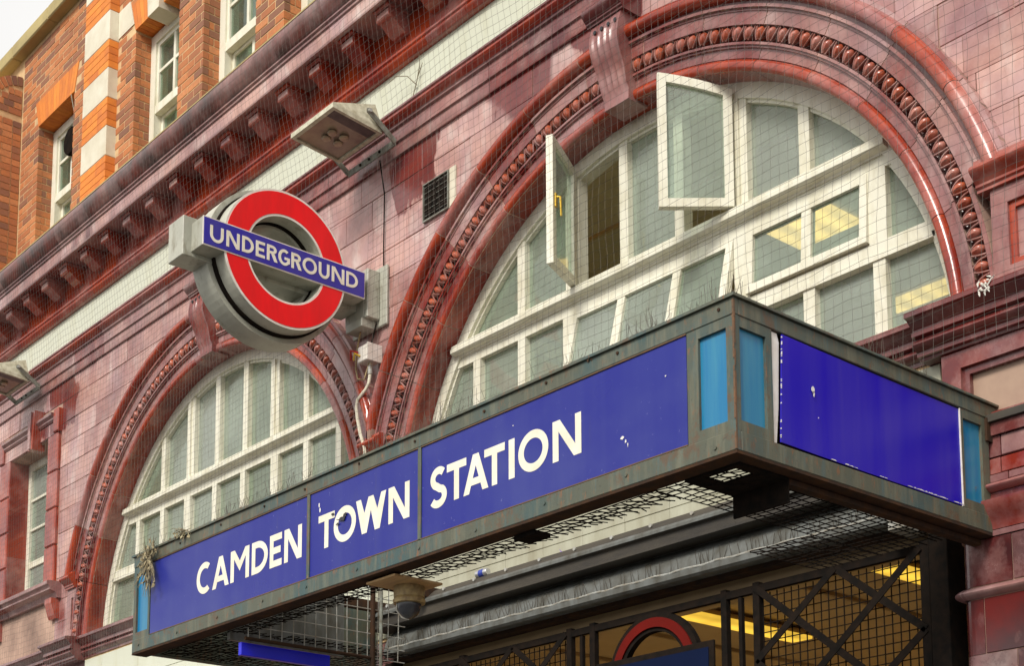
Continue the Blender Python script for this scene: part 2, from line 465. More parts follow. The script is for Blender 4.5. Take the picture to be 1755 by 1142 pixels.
    def arc(self, prof, cx, cz, a0, a1, n, mats=0, xclamp=None, sm=True):
        """closed (r,y) profile swept about the y axis through (cx,cz)."""
        m = len(prof)
        vs, fs, mi = [], [], []
        for i in range(n + 1):
            a = a0 + (a1 - a0) * i / n
            for r, y in prof:
                x = cx + r * cos(a)
                if xclamp: x = min(max(x, xclamp[0]), xclamp[1])
                vs.append((x, y, cz + r * sin(a)))
        for i in range(n):
            for j in range(m):
                fs.append((i * m + j, i * m + (j + 1) % m, (i + 1) * m + (j + 1) % m, (i + 1) * m + j))
                mi.append(mats[j] if isinstance(mats, (list, tuple)) else mats)
        self.add(vs, fs, mi, sm)
        c0 = mats[0] if isinstance(mats, (list, tuple)) else mats
        return self.add(vs, [tuple(range(m)), tuple(range(n * m, n * m + m))], c0, False)

    def prism(self, poly, y0, y1, mi=0, f=None):
        """(x,z) polygon between two y planes; f maps (u,v,d) to xyz."""
        f = f or (lambda u, v, d: (u, d, v))
        n = len(poly)
        vs = [f(u, v, y0) for u, v in poly] + [f(u, v, y1) for u, v in poly]
        fs = [tuple(range(n)), tuple(range(n, 2 * n))]
        fs += [(i, (i + 1) % n, n + (i + 1) % n, n + i) for i in range(n)]
        return self.add(vs, fs, mi)

    def ringpoly(self, outer, inner, y0, y1, mi=0):
        n = len(outer)
        vs = [(u, y0, v) for u, v in outer] + [(u, y1, v) for u, v in outer] + [(u, y0, v) for u, v in inner] + [(u, y1, v) for u, v in inner]
        fs = []
        for i in range(n):
            j = (i + 1) % n
            fs += [(i, j, 2 * n + j, 2 * n + i), (n + i, n + j, 3 * n + j, 3 * n + i), (i, j, n + j, n + i), (2 * n + i, 2 * n + j, 3 * n + j, 3 * n + i)]
        return self.add(vs, fs, mi)

    def glyph(self, loops, thick, f, mi=0):
        flat = [p for lp in loops for p in lp]
        tris = tessellate_polygon([[Vector((u, v, 0)) for u, v in lp] for lp in loops])
        n = len(flat)
        vs = [f(u, v, thick) for u, v in flat] + [f(u, v, 0) for u, v in flat]
        fs = [tuple(t) for t in tris] + [tuple(n + a for a in t) for t in tris]
        o = 0
        for lp in loops:
            m = len(lp)
            for i in range(m):
                j = (i + 1) % m
                fs.append((o + i, o + j, n + o + j, n + o + i))
            o += m
        return self.add(vs, fs, mi)

    def xf(self, mat, start=0):
        for i in range(start, len(self.v)):
            self.v[i] = tuple(mat @ Vector(self.v[i]))
        return self

    def mesh(self, name, mats, origin=None, recalc=True, sharp=35):
        V = self.v
        if origin is None:
            lo = [min(p[a] for p in V) for a in range(3)]
            hi = [max(p[a] for p in V) for a in range(3)]
            origin = Vector([(lo[a] + hi[a]) / 2 for a in range(3)])
        me = bpy.data.meshes.new(name)
        me.from_pydata([(p[0] - origin[0], p[1] - origin[1], p[2] - origin[2]) for p in V], [], self.f)
        for m_ in (mats if isinstance(mats, (list, tuple)) else [mats]):
            me.materials.append(M[m_])
        me.polygons.foreach_set('material_index', self.mi)
        me.polygons.foreach_set('use_smooth', self.sm)
        if recalc:
            bm = bmesh.new(); bm.from_mesh(me)
            bmesh.ops.remove_doubles(bm, verts=bm.verts, dist=1e-6)
            bmesh.ops.recalc_face_normals(bm, faces=bm.faces)
            bm.to_mesh(me); bm.free()
        if any(self.sm):
            me.set_sharp_from_angle(angle=radians(sharp))
        me.update()
        return me, Vector(origin)

    def build(self, name, mats, parent=None, recalc=True, sharp=35, **props):
        me, o = self.mesh(name, mats, None, recalc, sharp)
        return place(name, me, o, parent, **props)


def place(name, me, loc, parent=None, rot=None, **props):
    ob = bpy.data.objects.new(name, me)
    COL.objects.link(ob)
    loc = Vector(loc)
    OFF[ob.name] = loc
    if parent is not None:
        ob.parent = parent
        ob.location = loc - OFF[parent.name]
    else:
        ob.location = loc
    if rot is not None:
        ob.rotation_euler = rot
    for a, b in props.items():
        ob[a] = b
    return ob


def thing(name, loc, label, cat, group=None):
    ob = place(name, None, loc)
    ob['label'] = label; ob['category'] = cat
    if group: ob['group'] = group
    return ob


def tag(ob, label, cat, group=None):
    ob['label'] = label; ob['category'] = cat
    if group: ob['group'] = group
    return ob


def tone_attr(me, vals):
    a = me.attributes.new('tone', 'FLOAT', 'FACE')
    a.data.foreach_set('value', vals)


def split(a, b, step, jit=0.0):
    n = max(1, round((b - a) / step))
    e = [a + (b - a) * i / n for i in range(n + 1)]
    return list(zip(e[:-1], e[1:]))


# ------------------------------------------------------------------ setting
MB().box(-200, 200, -200, 200, -0.4, -0.14).build('road', 'asphalt', kind='structure')
MB().box(-60, 40, -3.4, 0.3, -0.13, 0.0).build('pavement', 'paving', kind='structure')

# ------------------------------------------------------------------ station building
B = thing('station_building', (-9, 0, 0), 'oxblood tiled station with two big arched windows and an orange brick upper storey', 'building')
CZ = 4.57
ARCH = [-6.05, -10.945]          # centres of the two arches
MID = sum(ARCH) / 2
SPAN_L, SPAN_R = -18.0, -2.2
LEDGE = 4.75


def arc_z(x, r, cz=CZ):
    z = -1e9
    for cx in ARCH:
        d = abs(x - cx)
        if d < r: z = max(z, cz + sqrt(r * r - d * d))
    return z


# --- structural core
def column_wall(name, x0, x1, r, zlo, zhi, y0, y1, mat, step=0.06):
    mb = MB()
    n = int((x1 - x0) / step)
    xs = [x0 + (x1 - x0) * i / n for i in range(n + 1)]
    vs, fs = [], []
    for x in xs:
        zb = max(zlo, min(zhi - .01, arc_z(x, r)))
        vs += [(x, y0, zb), (x, y0, zhi), (x, y1, zb), (x, y1, zhi)]
    for i in range(n):
        a, b = 4 * i, 4 * i + 4
        fs += [(a, b, b + 1, a + 1), (a + 2, a + 3, b + 3, b + 2), (a, a + 2, b + 2, b), (a + 1, b + 1, b + 3, a + 3)]
    fs += [(0, 1, 3, 2), (4 * n, 4 * n + 2, 4 * n + 3, 4 * n + 1)]
    mb.add(vs, fs)
    return mb.build(name, mat, B)


LW = (-15.07, -14.15, 5.38, 6.925)        # narrow side window opening
column_wall('wall', -13.6, SPAN_R, 2.66, 4.60, 8.45, 0.0055, 0.30, 'grout')
w = MB()
w.box(SPAN_L, LW[0], 0.0055, 0.30, 4.60, 8.45)
w.box(LW[1], -13.6, 0.0055, 0.30, 4.60, 8.45)
w.box(LW[0], LW[1], 0.0055, 0.30, LW[3], 8.45)
w.box(LW[0], LW[1], 0.0055, 0.30, 4.60, LW[2])
w.build('wall', 'grout', B)
for cx in ARCH:
    MB().arc([(2.235, 0.07), (2.70, 0.07), (2.70, 0.29), (2.235, 0.29)], cx, CZ, radians(3), radians(177), 60,
             xclamp=(MID + .001, 99) if cx > MID else (-99, MID - .001)).build('arch_backing', 'grout', B)
w = MB()
w.box(-13.2, -3.92, 0.012, 0.30, 3.9, 4.60)
w.build('wall', 'mortar', B)
w = MB()
MB().box(SPAN_L, -13.2, 0.02, 0.30, 0, 4.60).build('wall', 'glaze_dull', B)
MB().box(-3.80, SPAN_R, 0.06, 0.45, 0, 4.60).build('wall', 'glaze_dull', B)
w.box(-13.2, -8.35, 0.02, 0.30, 0, 3.9)
w.build('wall', 'glaze_dull', B)


# --- spandrel tiles
def tile_piece(x0, x1, z0, z1, yoff, mat):
    """one faience block, its underside cut to the arch where it meets one"""
    R_ = 2.672
    n = 40
    xs = [x0 + (x1 - x0) * i / n for i in range(n + 1)]
    bot = [max(z0, arc_z(x, R_)) for x in xs]
    if max(z1 - b for b in bot) < 0.03: return None
    if all(b <= z0 + 1e-6 for b in bot):
        mb = MB().box(x0, x1, yoff, 0.02, z0, z1, c=0.003)
    else:
        mb = MB()
        keep = [(x, min(b, z1)) for x, b in zip(xs, bot)]
        i0 = next(i for i, (x, b) in enumerate(keep) if b < z1 - 1e-4)
        i1 = len(keep) - 1 - next(i for i, (x, b) in enumerate(reversed(keep)) if b < z1 - 1e-4)
        kk = keep[i0:i1 + 1]
        if kk[-1][0] - kk[0][0] < 0.025: return None
        poly = [kk[0]] + kk[1:-1] + [kk[-1]]
        top = []
        if kk[-1][1] < z1 - 1e-4: top.append((kk[-1][0], z1))
        if kk[0][1] < z1 - 1e-4: top.append((kk[0][0], z1))
        poly = poly + top
        if len(poly) < 3: return None
        mb.prism(poly, yoff, 0.02)
    return mb.build('tile', mat, B, recalc=True)


rowh = 0.2245
row0 = 4.755
G = 0.0022
for r_ in range(12):
    z0 = row0 + r_ * rowh
    z1 = z0 + rowh
    xa = SPAN_L + (0.22 if r_ % 2 else 0.0)
    wdt = 0.35
    i = 0
    while xa < -2.3:
        xb = xa + wdt * (0.8 + 0.4 * rnd.random())
        # cut round the side window with its strips
        segs = [(xa, xb)]
        if z0 < 7.18:
            out = []
            for a, b in segs:
                if b <= -15.33 or a >= -13.88: out.append((a, b))
                else:
                    if a < -15.33 - .03: out.append((a, -15.33))
                    if b > -13.88 + .03: out.append((-13.88, b))
            segs = out
        for a, b in segs:
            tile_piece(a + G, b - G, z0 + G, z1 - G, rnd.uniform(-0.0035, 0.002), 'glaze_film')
        xa = xb

# --- voussoirs of the two arches: outer roll, band, egg and dart, fillets, inner roll, reveal
def roll(rc, yc, rad, a0, a1, n=7):
    return [(rc + rad * cos(a0 + (a1 - a0) * i / n), yc + rad * sin(a0 + (a1 - a0) * i / n)) for i in range(n + 1)]


def vprofile(full):
    """front outline from large radius to small, then closed at the back; list of (r, y, mat)"""
    P = []
    if full:
        P += [(2.672, 0.06, 1), (2.672, -0.062, 1), (2.652, -0.066, 3), (2.650, -0.078, 0)]
        P += [(r, y, 0) for r, y in roll(2.608, -0.080, 0.039, 0, -pi, 8)]
        P += [(2.566, -0.060, 3), (2.548, -0.060, 1), (2.547, -0.074, 1), (2.530, -0.074, 3), (2.529, -0.058, 1), (2.516, -0.058, 1), (2.515, -0.052, 1)]
        P += [(2.447, -0.048, 3)]
    else:
        P += [(2.470, 0.06, 1), (2.470, -0.046, 1), (2.447, -0.046, 3)]
    P += [(2.444, -0.012, 3), (2.420, 0.012, 3), (2.385, 0.018, 3), (2.362, 0.006, 3), (2.360, -0.034, 1), (2.346, -0.034, 3), (2.345, -0.022, 1), (2.334, -0.022, 3), (2.333, -0.008, 1), (2.282, -0.004, 3), (2.279, 0.006, 0)]
    P += [(r, y, 0) for r, y in roll(2.243, 0.006, 0.035, 0, -pi * 0.86, 7)]
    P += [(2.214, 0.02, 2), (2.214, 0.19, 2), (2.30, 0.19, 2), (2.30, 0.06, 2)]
    return P


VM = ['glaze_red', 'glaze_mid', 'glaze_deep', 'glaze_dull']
egg_mesh = None


def make_egg():
    mb = MB()
    n, m_ = 10, 7
    vs, fs = [], []
    for i in range(m_):
        t = -pi / 2 + pi * i / (m_ - 1)
        rad = cos(t)
        zz = sin(t) * 0.034
        zz *= 1.0 if zz > 0 else 1.12
        for j in range(n):
            q = 2 * pi * j / n
            vs.append((0.0265 * rad * cos(q), 0.040 * rad * sin(q), zz * 1.06))
    for i in range(m_ - 1):
        for j in range(n):
            fs.append((i * n + j, i * n + (j + 1) % n, (i + 1) * n + (j + 1) % n, (i + 1) * n + j))
    mb.add(vs, fs, 0, True)
    return mb.mesh('egg', ['glaze_egg'], Vector((0, 0, 0)))[0]


def make_dart():
    mb = MB()
    # shell rims either side of the egg and the dart between two eggs
    for s in (-1, 1):
        pts = []
        for i in range(7):
            t = i / 6
            pts.append((s * (0.038 - 0.024 * t * t), -0.012 - 0.006 * sin(t * pi), 0.036 - 0.076 * t))
        mb.tube([(-p[0] + s * 0.0455, p[1], p[2]) for p in pts], 0.0052, 5)
    mb.add([(-0.008, 0.01, 0.036), (0.008, 0.01, 0.036), (0, -0.026, 0.030), (-0.006, 0.01, -0.01), (0.006, 0.01, -0.01), (0, -0.022, 0.0), (0, 0.008, -0.040)],
           [(0, 2, 5, 3), (2, 1, 4, 5), (0, 1, 2), (3, 5, 6), (5, 4, 6), (0, 3, 6, 4, 1)])
    return mb.mesh('dart', ['glaze_dart'], Vector((0, 0, 0)))[0]


egg_me, dart_me = make_egg(), make_dart()
A_UP = asin((5.34 - CZ) / 2.6)
A_LO = asin((LEDGE - CZ) / 2.33)
EPITCH = 0.0885 / 2.404
for cx in ARCH:
    clamp = (MID + .0015, 99) if cx > MID else (-99, MID - .0015)
    cuts = [(A_LO, A_UP, False)]
    nseg = 13
    for i in range(nseg):
        cuts.append((A_UP + (pi - 2 * A_UP) * i / nseg, A_UP + (pi - 2 * A_UP) * (i + 1) / nseg, True))
    cuts.append((pi - A_UP, pi - A_LO, False))
    for full, b0, b1 in ((True, A_UP, pi - A_UP), (False, A_LO, A_UP), (False, pi - A_UP, pi - A_LO)):
        P = [(p[0] + (.0 if p[1] > .05 else .0), p[1] + .0035 if p[1] < .05 else p[1] - .004) for p in vprofile(full)]
        P = [(r_ + .003 if abs(r_ - 2.214) < 1e-6 else r_, y_) for r_, y_ in P]
        MB().arc(P, cx, CZ, b0 + .0015, b1 - .0015, 60, 0, (clamp[0] + .002, clamp[1]) if cx > MID else (clamp[0], clamp[1] - .002)).build('voussoir_joint', 'grout', B, sharp=28)
    for a0, a1, full in cuts:
        P = vprofile(full)
        mats = [p[2] for p in P]
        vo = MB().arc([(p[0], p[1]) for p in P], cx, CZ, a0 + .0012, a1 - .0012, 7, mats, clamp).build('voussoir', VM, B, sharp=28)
        i = math.floor((a0 - A_LO) / EPITCH) - 1
        while A_LO + (i + .5) * EPITCH < a1:
            a = A_LO + (i + 0.5) * EPITCH
            if a > a0:
                r = 2.406
                rot = (0, pi / 2 - a, 0)
                place('egg', egg_me, (cx + r * cos(a), -0.024, CZ + r * sin(a)), vo, rot)
                a2 = a + EPITCH / 2
                place('dart', dart_me, (cx + r * cos(a2), -0.024, CZ + r * sin(a2)), vo, (0, pi / 2 - a2, 0))
            i += 1


# --- keystones: fluted scroll brackets
def keystone(kx):
    mb = MB()
    n = 16
    zt, zb = 7.283, 6.765
    rows = []
    nf = 25
    for i in range(n + 1):
        t = i / n
        z = zt + (zb - zt) * t
        wd = 0.126 - 0.026 * t
        # swelling front: proud at the top, sinking, then kicking out at the foot
        y = -0.145 - 0.030 * sin(min(1, t / 0.6) * pi) + 0.085 * (max(0, t - 0.30) / 0.70) ** 1.2
        if t > 0.86: y = -0.066
        row = []
        for j in range(nf):
            s = j / (nf - 1)
            x = kx + (s * 2 - 1) * wd
            d = 0.0
            if 0.10 < t < 0.86 and 0.07 < s < 0.93:
                d = 0.014 * abs(sin((s - 0.07) / 0.86 * pi * 4)) ** 0.8
            row.append((x, y + d, z))
        rows.append(row)
    vs = [p for r in rows for p in r]
    fs = [(i * nf + j, i * nf + j + 1, (i + 1) * nf + j + 1, (i + 1) * nf + j) for i in range(n) for j in range(nf - 1)]
    o = len(vs)
    for row in rows:
        vs += [(row[0][0], 0.10, row[0][2]), (row[-1][0], 0.10, row[-1][2])]
    for i in range(n):
        fs.append((i * nf, (i + 1) * nf, o + 2 * i + 2, o + 2 * i))
        fs.append((i * nf + nf - 1, o + 2 * i + 1, o + 2 * i + 3, (i + 1) * nf + nf - 1))
        fs.append((o + 2 * i, o + 2 * i + 2, o + 2 * i + 3, o + 2 * i + 1))
    fs.append(tuple(range(nf)) + (o + 1, o))
    fs.append(tuple(n * nf + j for j in range(nf)) + (o + 2 * n + 1, o + 2 * n))
    mb.add(vs, fs, 0, True)
    ks = mb.build('keystone', ['glaze_key'], B, sharp=40)
    # drilled eyes at the top of the flutes
    for q in range(4):
        x = kx + (-0.75 + 0.5 * q) * 0.116
        MB().lathe([(0.0, -0.004), (0.012, -0.004), (0.012, 0.004), (0.0, 0.004)], (x, -0.156, 7.235), 10, axis='Y').build('flute_eye', 'chip', ks)
    cap = [(0.02, 7.2835), (-0.158, 7.2835), (-0.158, 7.294), (-0.170, 7.300), (-0.170, 7.308)]
    cap += [(-0.172 - 0.040 * sin(pi * i / 8), 7.310 + 0.10 * i / 8) for i in range(9)]
    cap += [(-0.165, 7.412), (-0.165, 7.426), (-0.06, 7.431), (0.02, 7.431)]
    MB().sweepx(cap, kx - 0.150, kx + 0.150, 0).build('keystone_cap', 'glaze_dull', ks)
    return ks


keystone(-6.02)
keystone(-10.915)


# --- impost blocks and pilaster panels
def impost(x0, x1):
    p = [(0.04, 5.235), (-0.062, 5.235), (-0.062, 5.250), (-0.074, 5.258), (-0.074, 5.27), (-0.085, 5.283)]
    p += [(-0.090 - 0.04 * sin(pi * i / 8), 5.29 + 0.075 * i / 8) for i in range(9)]
    p += [(-0.085, 5.372), (-0.085, 5.385), (0.04, 5.40)]
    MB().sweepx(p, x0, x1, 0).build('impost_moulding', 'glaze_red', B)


impost(-3.655, -2.3)
impost(-13.53, -13.335)
impost(MID - 0.105, MID + 0.105)


def panel_pilaster(x0, x1, z0, z1, mat='glaze_mid', panel=True):
    if not panel or x1 - x0 < 0.2:
        MB().box(x0, x1, -0.042, 0.05, z0, z1, c=.004).build('pilaster_block', mat, B); return
    o = [(x0, z0), (x1, z0), (x1, z1), (x0, z1)]
    f = 0.085
    i_ = [(x0 + f, z0 + f), (x1 - f, z0 + f), (x1 - f, z1 - f), (x0 + f, z1 - f)]
    f2 = f + 0.03
    i2 = [(x0 + f2, z0 + f2), (x1 - f2, z0 + f2), (x1 - f2, z1 - f2), (x0 + f2, z1 - f2)]
    MB().ringpoly(o, i_, -0.042, 0.05).build('pilaster_block', mat, B)
    MB().ringpoly(i_, i2, -0.026, 0.045).build('panel_moulding', 'glaze_red', B)
    MB().box(x0 + f2, x1 - f2, -0.008, 0.04, z0 + f2, z1 - f2).build('pilaster_panel', mat, B)


panel_pilaster(-3.60, -2.98, LEDGE + .005, 5.233)
panel_pilaster(-2.97, -2.35, LEDGE + .005, 5.233)
panel_pilaster(-13.515, -13.30, LEDGE + .005, 5.233)
panel_pilaster(MID - 0.10, MID + 0.10, LEDGE + .005, 5.233, panel=False)

# --- string course, cream frieze, cornice
SP = [(0.01, 7.432), (-0.020, 7.432), (-0.024, 7.440), (-0.024, 7.520), (-0.040, 7.526), (-0.040, 7.534), (-0.030, 7.540), (-0.030, 7.628), (-0.048, 7.636), (-0.048, 7.648)]
SP += [(-0.052 - 0.040 * sin(pi * i / 7), 7.655 + 0.078 * i / 7) for i in range(8)]
SP += [(-0.052, 7.740), (-0.066, 7.748), (-0.066, 7.762), (-0.040, 7.772), (-0.030, 7.792), (0.01, 7.796)]
SM = [2] * len(SP)
for i in range(len(SP)):
    z = SP[i][1]
    SM[i] = 0 if z < 7.629 and abs(SP[i][0] - SP[(i + 1) % len(SP)][0]) < 0.006 else (1 if 7.65 < z < 7.735 else 2)
for a, b in split(SPAN_L, SPAN_R, 0.62):
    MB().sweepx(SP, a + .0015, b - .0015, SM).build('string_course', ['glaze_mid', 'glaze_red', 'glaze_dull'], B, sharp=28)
for a, b in split(SPAN_L, SPAN_R, 0.37):
    MB().box(a + .0012, b - .0012, rnd.uniform(-.001, .001), 0.02, 7.799, 8.10, c=.002).build('frieze_tile', 'cream', B)
BP = [(0.01, 8.10), (-0.030, 8.10), (-0.046, 8.108)]
BP += [(-0.048 - 0.022 * sin(pi * i / 6), 8.112 + 0.056 * i / 6) for i in range(7)]
BP += [(-0.046, 8.176), (-0.058, 8.184), (-0.058, 8.20), (-0.030, 8.206), (-0.026, 8.29), (-0.026, 8.455), (0.01, 8.455)]
for a, b in split(SPAN_L, SPAN_R, 0.44):
    MB().sweepx(BP, a + .001, b - .001, 0).build('cornice_bed', 'glaze_red', B, sharp=28)
CP = [(0.01, 8.456), (-0.262, 8.456), (-0.262, 8.444), (-0.282, 8.444), (-0.286, 8.456), (-0.286, 8.560), (-0.30, 8.566), (-0.30, 8.582), (-0.292, 8.590), (-0.312, 8.598), (-0.312, 8.612)]
CP += [(-0.318 - 0.058 * sin(pi * (0.02 + 0.62 * i / 9)), 8.618 + 0.150 * i / 9) for i in range(10)]
CP += [(-0.374, 8.772), (-0.374, 8.784), (-0.20, 8.80), (0.01, 8.83)]
CM = [0] * len(CP)
for i in range(len(CP)):
    y, z = CP[i]
    CM[i] = 1 if (8.45 < z < 8.559 and y < -.28) else (2 if 8.61 < z < 8.77 else (3 if z >= 8.77 else 0))
for a, b in split(SPAN_L, SPAN_R, 0.66):
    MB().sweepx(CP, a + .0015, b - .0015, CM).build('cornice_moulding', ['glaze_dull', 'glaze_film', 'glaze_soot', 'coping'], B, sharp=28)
br_me = MB()
br_me.prism([(-0.02, 8.296), (-0.070, 8.298), (-0.115, 8.322), (-0.150, 8.352), (-0.182, 8.372), (-0.198, 8.366), (-0.212, 8.372), (-0.212, 8.428), (-0.02, 8.432)], -0.075, 0.075, 0, lambda u, v, d: (d, u, v))
me_br, _ = br_me.mesh('bracket', ['glaze_red'], Vector((0, -0.1, 8.36)))
cap_b = MB()
cap_b.sweepx([(-0.02, 8.4325), (-0.222, 8.4325), (-0.226, 8.440), (-0.236, 8.443), (-0.240, 8.4555), (-0.02, 8.4555)], -0.088, 0.088, 0)
me_bc, _ = cap_b.mesh('bracket_cap', ['glaze_red'], Vector((0, -0.1, 8.36)))
face_b = MB().box(-0.066, 0.066, -0.2165, -0.205, 8.380, 8.424, c=.002)
me_bf, _ = face_b.mesh('bracket_face', ['glaze_film'], Vector((0, -0.1, 8.36)))
x = -2.50
while x > -17.9:
    b_ = place('bracket', me_br, (x, -0.1, 8.36), B)
    place('bracket_cap', me_bc, (x, -0.1, 8.36), b_)
    place('bracket_face', me_bf, (x, -0.1, 8.36), b_)
    x -= 0.4395

# --- sill ledge below the arches and the piers' ledge
def ledge(x0, x1, dy, dz=0.0):
    p = [(0.06, 4.752), (-0.195, 4.722), (-0.200, 4.714), (-0.200, 4.694), (-0.180, 4.690), (-0.150, 4.664), (-0.132, 4.650), (-0.132, 4.640), (-0.142, 4.636), (-0.142, 4.616), (-0.112, 4.610)]
    p += [(-0.112 - 0.030 * sin(pi * i / 7), 4.606 - 0.052 * i / 7) for i in range(8)]
    p += [(-0.100, 4.548), (-0.100, 4.528), (-0.078, 4.524), (-0.075, 4.512), (0.06, 4.512)]
    p = [(y + (dy if y < 0 else 0), z + dz) for y, z in p]
    for a, b in split(x0, x1, 0.72):
        MB().sweepx(p, a + .001, b - .001, 0).build('ledge_moulding', 'glaze_dull', B, sharp=28)


ledge(-3.99, -2.2, 0.0)
ledge(-13.19, -3.993, 0.10)
ledge(-13.80, -13.193, 0.0)
ledge(-18.0, -13.803, 0.10)
# cream faience below the ledge
for a, b in split(-13.18, -3.93, 0.36):
    for z0, z1 in ((3.92, 4.21), (4.213, 4.51)):
        MB().box(a + .0012, b - .0012, rnd.uniform(-.001, .001), 0.02, z0, z1, c=.002).build('cream_tile', 'cream_dark' if a > -8.6 else 'cream', B)

# --- the right-hand pier under its ledge
PX = -3.885
MB().ringpoly([(PX, 4.145), (-2.4, 4.145), (-2.4, 4.510), (PX, 4.510)], [(PX + .10, 4.165), (-2.5, 4.165), (-2.5, 4.425), (PX + .10, 4.425)], -0.06, 0.05).build('pier_frame', 'glaze_mid', B)
MB().ringpoly([(PX + .10, 4.165), (-2.5, 4.165), (-2.5, 4.425), (PX + .10, 4.425)], [(PX + .135, 4.175), (-2.53, 4.175), (-2.53, 4.39), (PX + .135, 4.39)], -0.04, 0.05).build('panel_moulding', 'glaze_dull', B)
M['pier_tan'] = simple('weathered_tan_faience', (0.40, 0.27, 0.19), 0.45, col2=(0.30, 0.19, 0.14), scale=5)
MB().box(PX + .135, -2.53, -0.012, 0.05, 4.175, 4.39).build('pier_panel', 'pier_tan', B)


PGR = [(X0_ + .07 + .067 * cos(pi + pi / 2 * i / 6), -0.085 + .07 + .067 * sin(pi + pi / 2 * i / 6) - .0) for X0_ in (-3.82,) for i in range(7)] + [(-2.42, -0.082), (-2.42, 0.43), (-3.817, 0.43)]
MB().prism(PGR, 0.0, 3.573, 0, lambda u, v, d: (u, v, d)).build('pier_joint', 'grout', B)


def pier_course(z0, z1, y, mat, edges, name='pier_tile', c=.003, rad=0.05):
    for a, b in zip(edges[:-1], edges[1:]):
        if a == edges[0]:       # rounded corner block
            poly = [(a + rad + rad * cos(pi + pi / 2 * i / 6), y + rad + rad * sin(pi + pi / 2 * i / 6)) for i in range(7)] + [(b - .0015, y), (b - .0015, 0.44), (a, 0.44)]
            MB().prism(poly, z0 + .0015, z1 - .0015, 0, lambda u, v, d: (u, v, d)).build(name, mat, B)
        else:
            MB().box(a + .0015, b - .0015, y, 0.05, z0 + .0015, z1 - .0015, c=c).build(name, mat, B)


X0 = -3.82
pier_course(4.105, 4.143, -0.105, 'steel', [X0, -3.2, -2.4])
pier_course(4.045, 4.105, -0.085, 'glaze_dull', [X0, -3.2, -2.4])
pier_course(3.948, 4.045, -0.070, 'glaze_dull', [X0, -3.59, -3.1, -2.4])
pier_course(3.866, 3.940, -0.076, 'glaze_deep', [X0, -3.59, -3.1, -2.4])
pier_course(3.826, 3.862, -0.085, 'glaze_dull', [X0, -3.55, -3.1, -2.4])


def roundel_mould(zc, h, y, prj, mat):
    p = [(0.05, zc - h)] + [(y - prj * sin(pi * i / 8), zc - h + 2 * h * i / 8) for i in range(9)] + [(0.05, zc + h)]
    MB().sweepx(p, X0 + .02, -2.4, 0).build('pier_moulding', mat, B)
    # return along the side of the pier
    q = [(X0 + .05, zc - h)] + [(X0 + .035 - prj * sin(pi * i / 8), zc - h + 2 * h * i / 8) for i in range(9)] + [(X0 + .05, zc + h)]
    MB().sweepy(q, y + .03, 0.40, 0).build('pier_moulding', mat, B)
    MB().lathe([(0.01, -h)] + [(0.035 + prj * sin(pi * i / 8), -h + 2 * h * i / 8) for i in range(9)] + [(0.01, h)], (X0 + .0335, y + .034, zc), 20).build('pier_moulding', mat, B)


roundel_mould(3.80, 0.022, -0.095, 0.035, 'glaze_mid')
pier_course(3.735, 3.776, -0.09, 'glaze_dull', [X0, -3.2, -2.4])
cov = [(0.05, 3.60)] + [(-0.092 - 0.06 * sin(pi / 2 * i / 6) ** 2, 3.605 + 0.125 * i / 6) for i in range(7)] + [(0.05, 3.733)]
MB().sweepx(cov, X0 + .03, -2.4, 0).build('pier_moulding', 'glaze_deep', B)
pier_course(3.575, 3.603, -0.092, 'glaze_dull', [X0, -3.2, -2.4])
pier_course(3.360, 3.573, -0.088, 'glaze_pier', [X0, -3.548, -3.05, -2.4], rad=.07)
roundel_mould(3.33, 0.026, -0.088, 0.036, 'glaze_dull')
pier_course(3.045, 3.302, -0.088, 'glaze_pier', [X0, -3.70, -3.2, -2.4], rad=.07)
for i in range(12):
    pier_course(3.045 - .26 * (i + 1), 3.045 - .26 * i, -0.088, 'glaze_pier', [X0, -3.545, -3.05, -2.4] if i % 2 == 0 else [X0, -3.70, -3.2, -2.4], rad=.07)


# ------------------------------------------------------------------ arched windows
R_OUT, R_IN = 2.214, 2.125
UPX = [-1.10, -0.605, -0.145, 0.312, 0.770, 1.232]
LOX = [-1.56, -1.10, -0.645, -0.175, 0.285, 0.775, 1.235, 1.685]


def cell(cx, x0, x1, z0, z1, r, n=10):
    """part of a window cell inside the arch of radius r as a polygon (x, z)"""
    zb = z0 - CZ
    lim = sqrt(max(0, r * r - zb * zb))
    a, b = max(x0, cx - lim), min(x1, cx + lim)
    if b - a < 0.02: return None
    xs = [a + (b - a) * i / n for i in range(n + 1)]
    top = [(x, min(z1, CZ + sqrt(max(0, r * r - (x - cx) ** 2)))) for x in xs]
    if max(t[1] for t in top) - z0 < 0.03: return None
    return [(a, z0), (b, z0)] + list(reversed(top))


